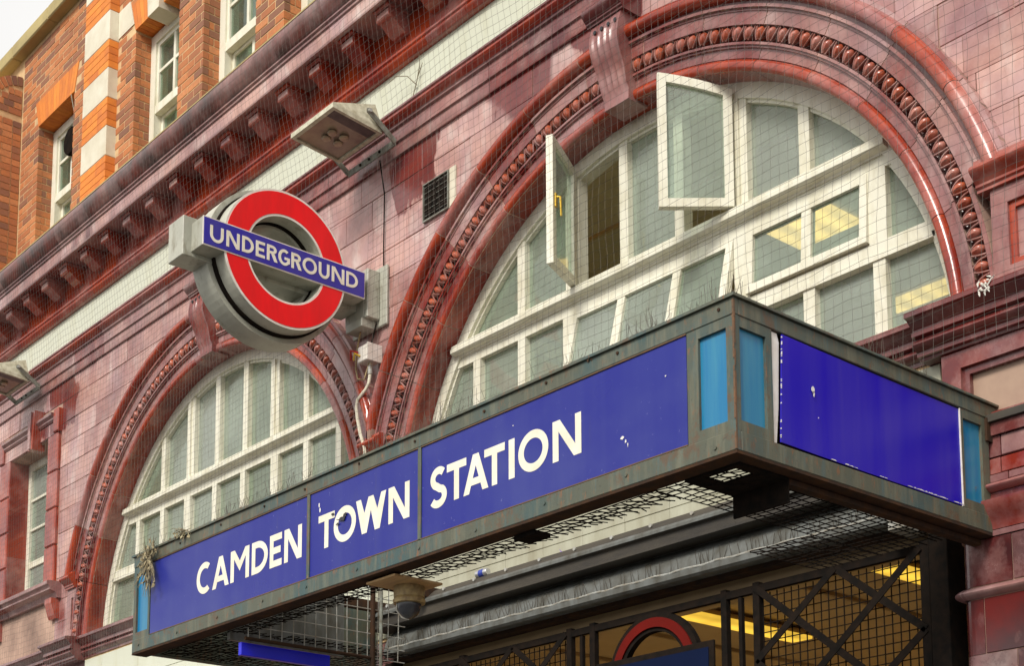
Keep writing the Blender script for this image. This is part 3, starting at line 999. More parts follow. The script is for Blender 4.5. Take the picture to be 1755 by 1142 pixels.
def sash(win, cx, x0, x1, z0, z1, r, fw, M4, n=10, bars=(), name='casement', handle=None, y0=0.150, y1=0.195):
    o = cell(cx, x0, x1, z0, z1, r, n)
    i_ = cell(cx, x0 + fw, x1 - fw, z0 + fw, z1 - fw, r - fw, n)
    fr = MB().ringpoly(o, i_, y0, y1)
    for bx in bars:
        zt = min(z1 - fw, CZ + sqrt(max(0, (r - fw) ** 2 - (bx - cx) ** 2)))
        fr.box(bx - .032, bx + .032, y0 + .004, y1 - .002, z0 + fw - .004, zt + .004)
    fr.xf(M4).build(name, 'paint', win)
    edges = [x0 + fw] + [b for b in bars] + [x1 - fw]
    for a, b in zip(edges[:-1], edges[1:]):
        a2 = a + (.03 if a in bars else 0); b2 = b - (.03 if b in bars else 0)
        pc = cell(cx, a2, b2, z0 + fw, z1 - fw, r - fw, n)
        if pc: MB().prism(pc, (y0 + y1) / 2 - .002, (y0 + y1) / 2 + .002).xf(M4).build('pane', 'glass', win)
    if handle:
        hx, hz = handle
        h = MB().box(hx - .012, hx + .012, y1 - .002, y1 + .012, hz - .045, hz + .045, c=.003)
        h.tube([(hx, y1 + .012, hz + .02), (hx, y1 + .035, hz + .015), (hx, y1 + .040, hz - .11)], .007, 6)
        h.xf(M4).build('handle', 'brass', win)


def hinge_z(x, y, ang):
    return Matrix.Translation((x, y, 0)) @ Matrix.Rotation(ang, 4, 'Z') @ Matrix.Translation((-x, -y, 0))


def hinge_x(y, z, ang):
    return Matrix.Translation((0, y, z)) @ Matrix.Rotation(ang, 4, 'X') @ Matrix.Translation((0, -y, -z))


def arched_window(cx, main):
    win = MB().arc([(R_IN, 0.150), (R_OUT + .015, 0.150), (R_OUT + .015, 0.27), (R_IN, 0.27)], cx, CZ, radians(4), radians(176), 60)
    win.arc([(R_IN - .018, 0.172), (R_IN, 0.172), (R_IN, 0.25), (R_IN - .018, 0.25)], cx, CZ, radians(4), radians(176), 60)
    win = win.build('arched_window', 'paint', B)
    z_t = 5.84
    lim = sqrt(R_IN ** 2 - (z_t - CZ) ** 2) + .04
    # transom with its projecting weathered sill
    MB().sweepx([(0.24, 5.800), (0.155, 5.800), (0.150, 5.812), (0.112, 5.818), (0.100, 5.826), (0.100, 5.850), (0.106, 5.856), (0.106, 5.874), (0.13, 5.892), (0.24, 5.892)], cx - lim - .03, cx + lim + .03, 0, False).build('transom', 'paint', win)
    MB().box(cx - lim - .06, cx + lim + .06, 0.165, 0.235, 5.735, 5.802).build('transom', 'paint', win)
    # upper lights
    ups = [cx + u for u in UPX]
    up_e = [(-9, )] 
    for i, ux in enumerate(ups):
        wd = 0.064 if i in (1, 4) else 0.036
        zt = CZ + sqrt(R_IN ** 2 - (ux - cx) ** 2) + .01
        MB().box(ux - wd, ux + wd, 0.160, 0.235, 5.89, zt).build('mullion', 'paint', win)
        if wd > .05: MB().box(ux - .014, ux + .014, 0.146, 0.1595, 5.895, zt - .01).build('mullion', 'paint', win)
    opened = {2: ('L', radians(-66)), 4: ('R', radians(49))} if main else {}
    bounds = [cx - 2.2] + ups + [cx + 2.2]
    for i in range(len(bounds) - 1):
        a = bounds[i] + (.064 if i - 1 in (1, 4) else .036)
        b = bounds[i + 1] - (.064 if i in (1, 4) else .036)
        if i in opened:
            side, ang = opened[i]
            hx = a if side == 'L' else b
            sash(win, cx, a - (.004 if side == 'L' else .034), b + (.014 if side == 'L' else .030), 5.888, 99, R_IN + .028, 0.050, hinge_z(hx + (-.004 if side == 'L' else .030), 0.146, ang), handle=(b - .02, 6.30) if side == 'L' else None, y0=.100, y1=.145)
            continue
        pc = cell(cx, a - .01, b + .01, 5.885, 99, R_IN + .005)
        if pc: MB().prism(pc, 0.203, 0.207).build('pane', 'glass', win)
    # middle lights
    los = [cx + u for u in LOX]
    ztr2 = 5.305
    xl2 = cx - sqrt(R_IN ** 2 - (ztr2 - CZ) ** 2)
    xr2 = cx + sqrt(R_IN ** 2 - (ztr2 - CZ) ** 2)
    if main:
        segs2 = [(xl2 - .03, los[2] - .05), (los[5] - .03, xr2 + .03)]
    else:
        segs2 = [(xl2 - .03, xr2 + .03)]
    for a, b in segs2:
        MB().box(a, b, 0.158, 0.24, ztr2 - .03, ztr2 + .035).build('transom', 'paint', win)
        MB().box(a, b, 0.150, 0.2395, ztr2 - .062, ztr2 - .032).build('transom', 'paint', win)
    hops = {}
    if main:
        hops = {3, 4, 5}
        two = {6, 7}
    else:
        two = set()
    bounds = [cx - 2.3] + los + [cx + 2.3]
    wide = (2, 5) if not main else (2, 5, 7)
    for i, lx in enumerate(los):
        wd = 0.055 if i in wide else 0.036
        inside_hop = main and i in (3, 4)
        if not inside_hop and not (main and i == 6):
            zt = 5.737
            zbot = ztr2 + .033 if not (main and i in (2, 5)) else LEDGE
            zmax = CZ + sqrt(max(.01, R_IN ** 2 - (lx - cx) ** 2))
            MB().box(lx - wd, lx + wd, 0.160, 0.235, zbot, min(zt, zmax)).build('mullion', 'paint', win)
        # bottom row mullions
        if not (main and i in (3, 4)):
            MB().box(lx - .038, lx + .038, 0.160, 0.235, LEDGE, ztr2 - .060).build('mullion', 'paint', win)
    for i in range(len(bounds) - 1):
        a, b = bounds[i], bounds[i + 1]
        if not (main and (i in hops or i in two)):
            pc = cell(cx, a + .03, b - .03, ztr2 + .03, 5.74, R_IN + .005)
            if pc:
                MB().prism(pc, 0.203, 0.207).build('pane', 'glass', win)
                wa = max(a + .036, cx - sqrt(R_IN ** 2 - (ztr2 + .05 - CZ) ** 2))
        pc = cell(cx, a + .03, b - .03, LEDGE, ztr2 - .05, R_IN + .005)
        if pc: MB().prism(pc, 0.203, 0.207).build('pane', 'glass', win)
    # bottom rails
    xb = sqrt(R_IN ** 2 - (4.80 - CZ) ** 2) + .02
    MB().box(cx - xb, cx + xb, 0.156, 0.237, LEDGE - .03, 4.838).build('window_sill', 'paint', win)
    if main:
        sash(win, cx, los[2] + .03, los[5] - .06, 5.290, 5.735, 9.0, 0.05, hinge_x(0.19, 5.735, radians(-13)), bars=(los[3], los[4]), y0=.165, y1=.21)
        sash(win, cx, los[5] + .045, los[7] - .055, 5.352, 5.735, 9.0, 0.045, hinge_x(0.19, 5.735, radians(-3.5)), bars=(los[6],), y0=.155, y1=.20)
    return win


arched_window(ARCH[0], True)
arched_window(ARCH[1], False)


# rooms behind the windows
def room(x0, x1, y0, y1, z0, z1, mats=('room', 'ceil'), t=0.06):
    MB().box(x0, x1, y1, y1 + t, z0, z1).build('room_wall', mats[0], B)
    MB().box(x0 - t, x0, y0, y1 + t, z0, z1).build('room_wall', mats[0], B)
    MB().box(x1, x1 + t, y0, y1 + t, z0, z1).build('room_wall', mats[0], B)
    MB().box(x0 - t, x1 + t, y0, y1 + t, z1, z1 + t).build('room_ceiling', mats[1], B)
    MB().box(x0 - t, x1 + t, y0, y1 + t, z0 - t, z0).build('room_floor', mats[0], B)


room(-8.42, -3.62, 0.29, 4.6, 4.62, 6.93)
room(-13.3, -8.55, 0.29, 4.6, 4.62, 6.93)
MB().box(-6.66, -6.12, 1.88, 2.47, 6.90, 6.928).build('ceiling_light_or_fill', 'panel_light', B)
MB().box(-6.85, -6.18, 3.74, 3.95, 6.90, 6.928).build('ceiling_light_or_fill', 'panel_light', B)
for xx_ in (-12.6, -10.4, -7.6, -4.4):  # unseen panels by the window heads, added to brighten both rooms
    MB().box(xx_ - .3, xx_ + .3, 0.34, 0.62, 6.90, 6.928).build('ceiling_light_or_fill', 'panel_light', B)
MB().box(-11.6, -11.0, 1.9, 2.5, 6.90, 6.928).build('ceiling_light_or_fill', 'panel_light', B)
MB().box(-9.8, -9.2, 3.2, 3.8, 6.90, 6.928).build('ceiling_light_or_fill', 'panel_light', B)
for yy in (1.2, 2.7, 4.0):
    MB().box(-8.42, -3.62, yy - .012, yy + .012, 6.905, 6.93).build('ceiling_joint', 'hall', B)

# ------------------------------------------------------------------ narrow side window on the left
sw = MB().ringpoly([(LW[0], LW[2]), (LW[1], LW[2]), (LW[1], LW[3]), (LW[0], LW[3])], [(LW[0] + .07, LW[2] + .05), (LW[1] - .07, LW[2] + .05), (LW[1] - .07, LW[3] - .08), (LW[0] + .07, LW[3] - .08)], 0.18, 0.25).build('side_window', 'paint', B)
for z0, z1 in ((LW[2] + .05, 5.80), (5.85, 6.19), (6.21, 6.51), (6.53, LW[3] - .08)):
    MB().box(LW[0] + .065, LW[1] - .065, 0.208, 0.212, z0 - .01, z1 + .01).build('pane', 'glass', sw)
for zc, h in ((5.825, .032), (6.20, .012), (6.52, .012)):
    MB().box(LW[0] + .068, LW[1] - .068, 0.190, 0.235, zc - h, zc + h).build('glazing_bar', 'paint', sw)
room(-15.3, -13.9, 0.30, 2.4, 5.0, 7.1, ('curtain', 'ceil'))
for a, b, nm in ((-15.315, -15.085, 0), (-14.125, -13.895, 0)):
    for z0, z1 in ((5.40, 5.78), (5.78, 6.16), (6.16, 6.54), (6.54, 6.93)):
        MB().box(a, b, -0.035, 0.05, z0 + .0015, z1 - .0015, c=.012).build('jamb_block', 'glaze_red', B)
# reveals of the opening
for z0, z1 in ((5.40, 5.9), (5.9, 6.4), (6.4, 6.92)):
    MB().box(LW[0] - .014, LW[0] + .002, -0.02, 0.18, z0 + .001, z1 - .001).build('reveal_tile', 'glaze_deep', B)
# ears, lintel and keystone
MB().box(-13.985, -13.872, -0.05, 0.05, 6.93, 7.175, c=.01).build('jamb_ear', 'glaze_red', B)
MB().box(-15.338, -15.22, -0.05, 0.05, 6.93, 7.175, c=.01).build('jamb_ear', 'glaze_red', B)
for a, b in ((-15.22, -14.80), (-14.80, -14.50), (-14.36, -13.99)):
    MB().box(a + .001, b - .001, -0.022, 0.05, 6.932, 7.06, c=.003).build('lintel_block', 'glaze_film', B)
    MB().sweepx([(0.04, 7.062), (-0.03, 7.062), (-0.045, 7.08), (-0.045, 7.095), (-0.07, 7.12), (-0.07, 7.145), (0.04, 7.15)], a + .001, b - .001, 0).build('lintel_moulding', 'glaze_dull', B)
MB().prism([(-14.475, 6.86), (-14.375, 6.86), (-14.335, 7.26), (-14.515, 7.26)], -0.09, 0.04).build('lintel_keystone', 'glaze_red', B)
MB().prism([(-14.445, 6.87), (-14.405, 6.87), (-14.385, 7.25), (-14.465, 7.25)], -0.108, -0.088).build('lintel_keystone', 'glaze_film', B)
# sill with brackets
SPR = [(0.20, 5.385), (-0.14, 5.375), (-0.15, 5.368), (-0.15, 5.335), (-0.135, 5.33), (-0.12, 5.305), (-0.12, 5.29), (-0.06, 5.268), (-0.04, 5.22), (0.20, 5.22)]
for a, b in split(-15.45, -13.75, 0.57):
    MB().sweepx(SPR, a + .001, b - .001, 0, False).build('sill_moulding', 'glaze_dull', B)
for x in (-13.865, -15.25):
    MB().prism([(0.02, 5.02), (-0.035, 5.02), (-0.05, 5.05), (-0.085, 5.17), (-0.085, 5.218), (0.02, 5.218)], x - .075, x + .075, 0, lambda u, v, d: (d, u, v)).build('sill_bracket', 'glaze_red', B)

# ------------------------------------------------------------------ orange brick storey
WZT = 10.54
SW = [(-14.745, -13.872), (-12.535, -11.662), (-11.222, -10.320), (-9.890, -9.0), (-7.9, -7.02), (-6.56, -5.68), (-5.24, -4.36)]
FR = 0.215
w = MB()
edges = [-18.0] + [e for s_ in SW for e in s_] + [SPAN_R]
for a, b in zip(edges[0::2], edges[1::2]):
    w.box(a, b, 0.0035, 0.40, 8.455, 12.4 if a > -13.2 else 11.62)
for a, b in SW:
    w.box(a, b, 0.0035, 0.40, WZT + .02, 12.4 if a > -13.2 else 11.62)
    w.box(a, b, 0.0035, 0.40, 8.455, 8.84)
w.build('wall', 'mortar', B)


def inside_window(x, z):
    return any(a < x < b for a, b in SW) and z < WZT


bricks = []        # (x0, x1, y0, y1, z0, z1, mat)
CH = 0.075
QL, QR = -13.44, -12.895          # quoin strip
def lintel_zone(x, z):
    for a, b in SW:
        if a - 0.10 < x < b + 0.10 and WZT - .01 < z < WZT + 0.31: return True
    return False


nz = int((11.60 - 8.80) / CH)
for r_ in range(nz + 11):
    z0 = 8.80 + r_ * CH
    z1 = z0 + CH - 0.010
    zc = (z0 + z1) / 2
    x = -15.19
    lens = []
    flem = (r_ % 2)
    xa = x - (0.0 if flem else 0.1125)
    kk = 0
    while xa < -8.2:
        ln = 0.215 if flem else 0.1025
        if not flem: ln = 0.1025
        if r_ % 2 == 0: ln = 0.215
        xb = xa + ln
        a, b = max(xa, -15.185), xb
        segs = [(a, b)]
        for (p, q) in SW:
            if zc < WZT:
                nxt = []
                for s0, s1 in segs:
                    if s1 <= p or s0 >= q: nxt.append((s0, p + .006 if -.001 < p - s1 < .029 else s1) if s1 <= p else (q - .006 if -.001 < s0 - q < .029 else s0, s1))
                    else:
                        if s0 < p - .01: nxt.append((s0, p + .006))
                        if s1 > q + .01: nxt.append((q - .006, s1))
                segs = nxt
        for s0, s1 in segs:
            mid_ = (s0 + s1) / 2
            if s1 - s0 < 0.025: continue
            if QL - .02 < mid_ < QR + .02: continue
            if lintel_zone(mid_, zc): continue
            if mid_ < QL and z1 > 11.50: continue
            bricks.append((s0, s1, rnd.uniform(-.002, .002), 0.06, z0, z1, 'brick'))
        xa = xb + 0.010
# window reveals on the camera's far side (left jambs, facing +x) : bricks returning into the opening
for a, b in SW[:4]:
    for r_ in range(int((WZT - 8.80) / CH) + 1):
        z0 = 8.80 + r_ * CH
        if z0 + CH - .01 > WZT + .01: continue
        ys = [(0.062, FR)] if r_ % 2 == 0 else [(0.062, 0.105), (0.115, FR)]
        for y0, y1 in ys:
            bricks.append((a - 0.05, a + 0.0055, y0, y1, z0, z0 + CH - .010, 'brick'))
# rubbed brick heads
for wi, (a, b) in enumerate(SW[:4]):
    z0, z1 = WZT, WZT + 0.295
    n = 14
    xc = (a + b) / 2
    for i in range(n):
        t0, t1 = i / n, (i + 1) / n
        if wi > 0 and 5 <= i <= 8: continue
        bricks.append(('P', [(a + (b - a) * t0 + .002, z0), (a + (b - a) * t1 - .002, z0),
                             (a - .09 + (b - a + .18) * t1 - .002, z1), (a - .09 + (b - a + .18) * t0 + .002, z1)], -0.004, 0.215))
# quoin strip: stone and rubbed brick bands
q_z = 10.905
for kq in range(-3, 4):
    zt = q_z + 0.6 * kq
    if zt - .61 < 8.81: continue
    MB().box(QL, QR, -0.102, 0.03, zt - 0.310, zt - .002, c=.006).build('quoin_stone', 'stone', B)
    for j in range(4):
        zz = zt - 0.310 - 0.0725 * (j + 1)
        if j % 2 == 0: cut = [QL, QL + 0.22, QL + 0.33, QR]
        else: cut = [QL, QL + 0.11, QL + 0.33, QL + .44, QR]
        for p, q in zip(cut[:-1], cut[1:]):
            bricks.append((p + .0015, q - .0015, -0.100, 0.03, zz + .0015, zz + .071, 'rubbed'))
# stone springer beside the first window head, and stone voussoir keys
MB().prism([(QR + .003, 10.62), (-12.56, 10.62), (-12.66, 10.90), (QR + .003, 10.90)], -0.006, 0.05).build('springer_stone', 'stone', B)
for a, b in SW[1:4]:
    xc = (a + b) / 2
    MB().prism([(xc - .105, WZT - .05), (xc + .105, WZT - .05), (xc + .15, WZT + .40), (xc - .15, WZT + .40)], -0.045, 0.20).build('head_keystone', 'stone', B)

ctr = {}
def brick_mesh(bk):
    mb = MB()
    if bk[0] == 'P':
        mb.prism(bk[1], bk[2], bk[3]); mat = 'rubbed'
    else:
        mb.box(*bk[:6], c=0.0025); mat = bk[6]
    return mb, mat


def bdist(bk):
    if bk[0] == 'P': c = Vector((bk[1][0][0], bk[2], bk[1][0][1]))
    else: c = Vector(((bk[0] + bk[1]) / 2, bk[2], (bk[4] + bk[5]) / 2))
    if c.z < 8.9 - (c.x + 9) * 0.0: return 1e3 + (c - CAM).length
    return (c - CAM).length


# which bricks can be seen above the cornice from the street camera
cmi = cam.matrix_world.inverted()
def visible(bk):
    if bk[0] == 'P': c = Vector((bk[1][0][0], bk[2], bk[1][0][1]))
    else: c = Vector(((bk[0] + bk[1]) / 2, bk[2], (bk[4] + bk[5]) / 2))
    t = (-0.37 - CAM.y) / (c.y - CAM.y)
    zg = CAM.z + (c.z - CAM.z) * t
    if zg < 8.78: return False
    p = cmi @ c
    u = 876.5 + 2608.4 * p.x / -p.z; v = 1314.8 - 2608.4 * p.y / -p.z
    return -20 < u < 1775 and -20 < v < 1160


vis = sorted([b for b in bricks if visible(b)], key=bdist)
vset = set(id(b) for b in vis[:300])
rest = {'brick': MB(), 'rubbed': MB()}
rtone = {'brick': [], 'rubbed': []}
for bk in bricks:
    if id(bk) in vset:
        mb, mat = brick_mesh(bk)
        me, o = mb.mesh('brick', mat)
        tone_attr(me, [0.0] * len(me.polygons))
        place('brick', me, o, B)
    else:
        mb, mat = brick_mesh(bk)
        r0 = rest[mat]
        n0 = len(r0.f)
        r0.add(mb.v, mb.f)
        tv = rnd.random()
        rtone[mat] += [tv] * (len(r0.f) - n0)
for mat in rest:
    if not rest[mat].f: continue
    me, o = rest[mat].mesh('brickwork', mat, None, False)
    bm = bmesh.new(); bm.from_mesh(me); bmesh.ops.recalc_face_normals(bm, faces=bm.faces); bm.to_mesh(me); bm.free()
    tone_attr(me, rtone[mat])
    place('brickwork', me, o, B, kind='stuff')

# parapet coping
for a, b in split(-18.0, QL - .01, 0.9):
    MB().box(a + .001, b - .001, -0.115, 0.45, 11.535, 11.685, c=.012).build('coping_stone', 'coping', B)

# projecting brick bay at the far left with a rounded shoulder
bay = MB()
prof = [(0.006, 8.84), (-0.42, 8.84), (-0.42, 10.86)]
prof += [(-0.42 + 0.42 * (1 - cos(pi / 2 * i / 8)), 10.86 + 0.46 * sin(pi / 2 * i / 8)) for i in range(9)]
bay.sweepx(prof, -18.0, -15.22, 0, False).build('brick_bay', 'mortar', B)
bb = MB(); bt = []
for r_ in range(26):
    z0 = 8.85 + r_ * CH
    for j_ in range(13):
        xb_ = -15.212 - j_ * .225 - (.1125 if r_ % 2 else 0)
        n0 = len(bb.f); bb.box(max(xb_ - .215, -18.0), xb_, -0.428, -0.416, z0, z0 + .065); tv = rnd.random(); bt += [tv] * (len(bb.f) - n0)
    for y0, y1 in ([(-0.414, -0.215), (-0.205, -0.102), (-0.092, -0.002)] if r_ % 2 else [(-0.414, -0.32), (-0.31, -0.102), (-0.092, -0.002)]):
        n0 = len(bb.f); bb.box(-15.24, -15.212, y0, y1, z0, z0 + .065); tv = rnd.random(); bt += [tv] * (len(bb.f) - n0)
for r_ in range(4):
    z0 = 10.866 + r_ * CH
    st = min(1.0, (z0 + .065 - 10.86) / 0.355)
    ys = -0.42 + (1 - sqrt(1 - st * st)) * 0.42 + 0.105 * sqrt(1 - st * st) + .012
    cuts_ = [ys, -0.205, -0.092, -0.002] if r_ % 2 else [ys, -0.155, -0.002]
    cuts_ = [ys] + [c_ for c_ in cuts_[1:] if c_ > ys + .03]
    for y0, y1 in zip(cuts_[:-1], cuts_[1:]):
        n0 = len(bb.f); bb.box(-15.24, -15.212, y0 + .005, y1 - .005, z0, z0 + .065); tv = rnd.random(); bt += [tv] * (len(bb.f) - n0)
for i in range(9):
    t0, t1 = pi / 2 * i / 9 + .02, pi / 2 * (i + 1) / 9 - .02
    def sp(t, s): return (-0.42 + (1 - cos(t)) * 0.42 + (0 if s == 0 else 0.105 * cos(t)), 10.86 + (0.46 - (0 if s == 0 else .105)) * sin(t))
    n0 = len(bb.f)
    bb.prism([sp(t0, 0), sp(t1, 0), sp(t1, 1), sp(t0, 1)], -15.24, -15.208, 0, lambda u, v, d: (d, u, v)); tv = rnd.random(); bt += [tv] * (len(bb.f) - n0)
me, o = bb.mesh('brickwork', 'brick', None, False)
bm = bmesh.new(); bm.from_mesh(me); bmesh.ops.recalc_face_normals(bm, faces=bm.faces); bm.to_mesh(me); bm.free()
tone_attr(me, bt)
place('brickwork', me, o, B, kind='stuff')

# sash windows of the upper storey
for wi, (a, b) in enumerate(SW):
    zb, zt = 8.86, WZT - .015
    mr = 9.735
    s_ = MB().ringpoly([(a + .004, zb), (b - .004, zb), (b - .004, zt), (a + .004, zt)], [(a + .10, zb + .1), (b - .10, zb + .1), (b - .10, zt - .09), (a + .10, zt - .09)], 0.165, 0.30).build('sash_window', 'paint', B)
    xc = (a + b) / 2
    MB().box(a + .098, b - .098, 0.172, 0.238, mr - .030, mr + .052).build('meeting_rail', 'paint', s_)
    up = MB().box(xc - .02, xc + .02, 0.186, 0.222, mr + .05, zt - .088)
    up.box(a + .099, b - .099, 0.188, 0.220, (mr + zt) / 2 - .015, (mr + zt) / 2 + .015)
    up.ringpoly([(a + .099, mr + .05), (b - .099, mr + .05), (b - .099, zt - .089), (a + .099, zt - .089)], [(a + .14, mr + .06), (b - .14, mr + .06), (b - .14, zt - .13), (a + .14, zt - .13)], 0.184, 0.224)
    up.build('upper_sash', 'paint', s_)
    lw_ = MB().box(xc - .02, xc + .02, 0.246, 0.276, zb + .12, mr - .03)
    lw_.ringpoly([(a + .099, zb + .099), (b - .099, zb + .099), (b - .099, mr - .029), (a + .099, mr - .029)], [(a + .14, zb + .16), (b - .14, zb + .16), (b - .14, mr - .06), (a + .14, mr - .06)], 0.242, 0.28)
    lw_.build('lower_sash', 'paint', s_)
    for (p, q) in ((a + .138, xc - .018), (xc + .018, b - .138)):
        for (r0, r1) in ((mr + .058, (mr + zt) / 2 - .013), ((mr + zt) / 2 + .013, zt - .128)):
            MB().box(p, q, 0.202, 0.206, r0, r1).build('pane', 'glass_up', s_)
        MB().box(p, q, 0.259, 0.263, zb + .158, mr - .058).build('pane', 'glass_up', s_)
    cur = MB()
    n = 14
    for side in (0, 1):
        pts = []
        for i in range(n + 1):
            xx = (a + .02 + .34 * i / n) if side == 0 else (b - .02 - .34 * i / n)
            pts.append((xx, 0.42 + .02 * sin(i * 1.7)))
        vs = [(p[0], p[1], zb) for p in pts] + [(p[0], p[1], zt) for p in pts] + [(p[0], p[1] + .004, zb) for p in pts] + [(p[0], p[1] + .004, zt) for p in pts]
        m_ = n + 1
        cur.add(vs, [(i, i + 1, m_ + i + 1, m_ + i) for i in range(n)] + [(2 * m_ + i, 2 * m_ + i + 1, 3 * m_ + i + 1, 3 * m_ + i) for i in range(n)])
    cur.build('curtain', 'curtain', s_, recalc=False)
    if wi == 0:
        fz = 10.22; fx = xc + .06
        fan = MB().lathe([(0.10, -0.03), (0.145, -0.03), (0.155, 0.0), (0.14, 0.03), (0.10, 0.03)], (fx, 0.16, fz), 28, axis='Y')
        for q in range(6):
            fan.xf(Matrix.Identity(4)); fan.box(fx - .10, fx + .10, 0.15, 0.156, fz - .085 + q * .034, fz - .07 + q * .034)
        fan.build('extractor_fan', 'iron', s_)
room(-14.9, -2.4, 0.40, 3.0, 8.6, 11.2, ('room', 'room'))
# old cable hanging over the left sash window
MB().tube([(-13.93, -0.01, 10.53), (-14.0, 0.06, 10.40), (-14.1, 0.13, 10.25), (-14.16, 0.15, 10.0)], 0.006, 6).build('loose_cable', 'stone', B)

# ------------------------------------------------------------------ entrance: lintel beam, shutter box, hall
pass
bm_p = [(0.04, 4.112), (-0.10, 4.112), (-0.165, 4.055), (-0.172, 4.040), (-0.172, 4.020), (-0.150, 4.012), (-0.150, 3.962), (-0.165, 3.955), (-0.165, 3.940), (0.04, 3.940)]
beam = MB().sweepx(bm_p, -8.38, -3.93, 0, False).build('lintel_beam', 'steel', B)
MB().sweepx([(-0.150, 4.0665), (-0.168, 4.052), (-0.176, 4.038), (-0.176, 4.022), (-0.171, 4.022), (-0.171, 4.040), (-0.160, 4.056)], -8.38, -3.93, 0, False).build('beam_nosing', 'shutter', beam)
for i in range(14):
    x = -8.2 + i * .31
    MB().lathe([(0.0, -.006), (0.012, -.006), (0.012, .004), (0.0, .006)], (x, -0.142, 4.088), 8, axis='Y').build('bolt_head', 'galv', beam)
sh = thing('roller_shutter', (-6.1, 0, 3.7), 'rolled-up galvanised entrance shutter housing under the steel lintel', 'shutter')
shp = [(0.03, 3.945), (-0.04, 3.944)] + [(-0.04 - 0.085 * sin(pi / 2 * i / 8), 3.935 - 0.135 * i / 8) for i in range(9)]
shp += [(-0.135, 3.792), (-0.135, 3.755), (-0.12, 3.742), (0.03, 3.742)]
MB().sweepx(shp, -8.25, -4.10, 0).build('shutter_drum_cover', 'shutter', sh)
MB().box(-4.15, -4.06, -0.16, 0.05, 3.70, 3.90, c=.004).build('shutter_bracket', 'galv', sh)
MB().box(-8.25, -4.0, -0.05, 0.05, 3.716, 3.7405).build('shutter_bottom_bar', 'rust_iron', sh)
for x in (-3.955, -8.30):
    MB().box(x - .05, x + .05, -0.05, 0.10, 0.0, 3.72, c=.004).build('shutter_guide', 'iron', sh)
sp_ = MB()
for i in range(150):
    x = -8.2 + i * 0.0275
    b0 = Vector((x, -0.128, 3.795))
    for s in (-1, 1):
        if rnd.random() < .5:
            sp_.tube([b0, b0 + Vector((s * rnd.uniform(.0, .02), -0.012 + rnd.uniform(-.01, .02), rnd.uniform(.055, .08)))], 0.0017, 3, caps=False)
sp_.build('bird_spikes', 'spike', sh, recalc=False, kind='stuff')
MB().tube([(-8.2 + i * .05, -0.132 + .003 * sin(i * 2.1), 3.792 + .003 * sin(i * 1.3)) for i in range(83)], 0.006, 6).build('spike_strip', 'galv', sh)
MB().box(-8.3, -3.98, 0.03, 0.16, 3.648, 3.714).build('head_board', 'tan', B)
# booking hall seen through the gate
room(-9.4, -2.9, 0.46, 6.5, 0.0, 3.86, ('hall', 'hall'))
MB().box(-8.4, -3.8, 0.16, 0.47, 3.725, 3.86).build('hall_soffit', 'hall', B)
for x in (-7.7, -6.9, -5.45, -4.0):
    MB().box(x - .012, x + .012, 0.5, 6.5, 3.835, 3.858).build('ceiling_joint', 'tan', B)
for px_, nm in ((-6.2, 'yellow strip light on the booking hall ceiling behind the round gate sign'), (-4.75, 'yellow strip light on the booking hall ceiling behind the right gate leaf')):
    sl = thing('strip_light', (px_, 1.2, 3.80), nm, 'strip light', 'strip lights in the booking hall')
    y1 = 1.78 if px_ < -5 else 1.3
    MB().box(px_ - .085, px_ + .085, 0.62, y1, 3.780, 3.80, c=.004).build('diffuser', 'tube_light', sl)
    MB().box(px_ - .07, px_ + .07, 0.60, y1 + .02, 3.80, 3.834, c=.003).build('light_body', 'tan', sl)


for yy_ in (3.9, 5.3):
    for xx_ in (-7.6, -6.2, -4.75):
        MB().box(xx_ - .085, xx_ + .085, yy_, yy_ + 1.0, 3.80, 3.835, c=.004).build('hall_fill', 'hall_fill_glow', B)  # unseen glowing boxes, added to brighten the hall

# ------------------------------------------------------------------ lattice gate
GY = 0.0
gate = thing('lattice_gate', (-5.4, GY, 0), 'black iron lattice entrance gate with wire mesh and crossed flat bars', 'gate')
for x, wd in ((-6.53, .022), (-6.33, .022), (-5.31, .020), (-5.085, .022), (-4.05, .026), (-7.55, .026), (-8.20, .026)):
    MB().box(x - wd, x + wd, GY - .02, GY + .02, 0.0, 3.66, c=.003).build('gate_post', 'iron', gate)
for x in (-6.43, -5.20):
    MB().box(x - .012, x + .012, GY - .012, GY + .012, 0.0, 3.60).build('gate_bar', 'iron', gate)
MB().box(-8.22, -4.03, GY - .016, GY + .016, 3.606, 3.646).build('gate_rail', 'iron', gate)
def wire_mesh(mb, x0, x1, z0, z1, step, y, r=.0028, n=4, mapf=None):
    mapf = mapf or (lambda a, b: (a, y, b))
    na, nb = int((x1 - x0) / step), int((z1 - z0) / step)
    for i in range(na + 1):
        x = x0 + i * step
        mb.tube([mapf(x, z0 + (z1 - z0) * j / 6) for j in range(7)], r, n)
    for j in range(nb + 1):
        z = z0 + j * step
        mb.tube([mapf(x0 + (x1 - x0) * i / 6, z) for i in range(7)], r, n)
for x0, x1 in ((-5.06, -4.07), (-7.53, -6.55), (-8.18, -7.58)):
    wm = MB(); wire_mesh(wm, x0, x1, 2.4, 3.60, 0.047, GY + .012, .0034)
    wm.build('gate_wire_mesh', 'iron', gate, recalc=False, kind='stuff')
def flatbar(mb, a, b, y0, y1, wd):
    a, b = Vector((a[0], a[1])), Vector((b[0], b[1]))
    d = (b - a).normalized(); n_ = Vector((-d.y, d.x)) * wd
    mb.prism([a + n_, b + n_, b - n_, a - n_], y0, y1)
    return mb
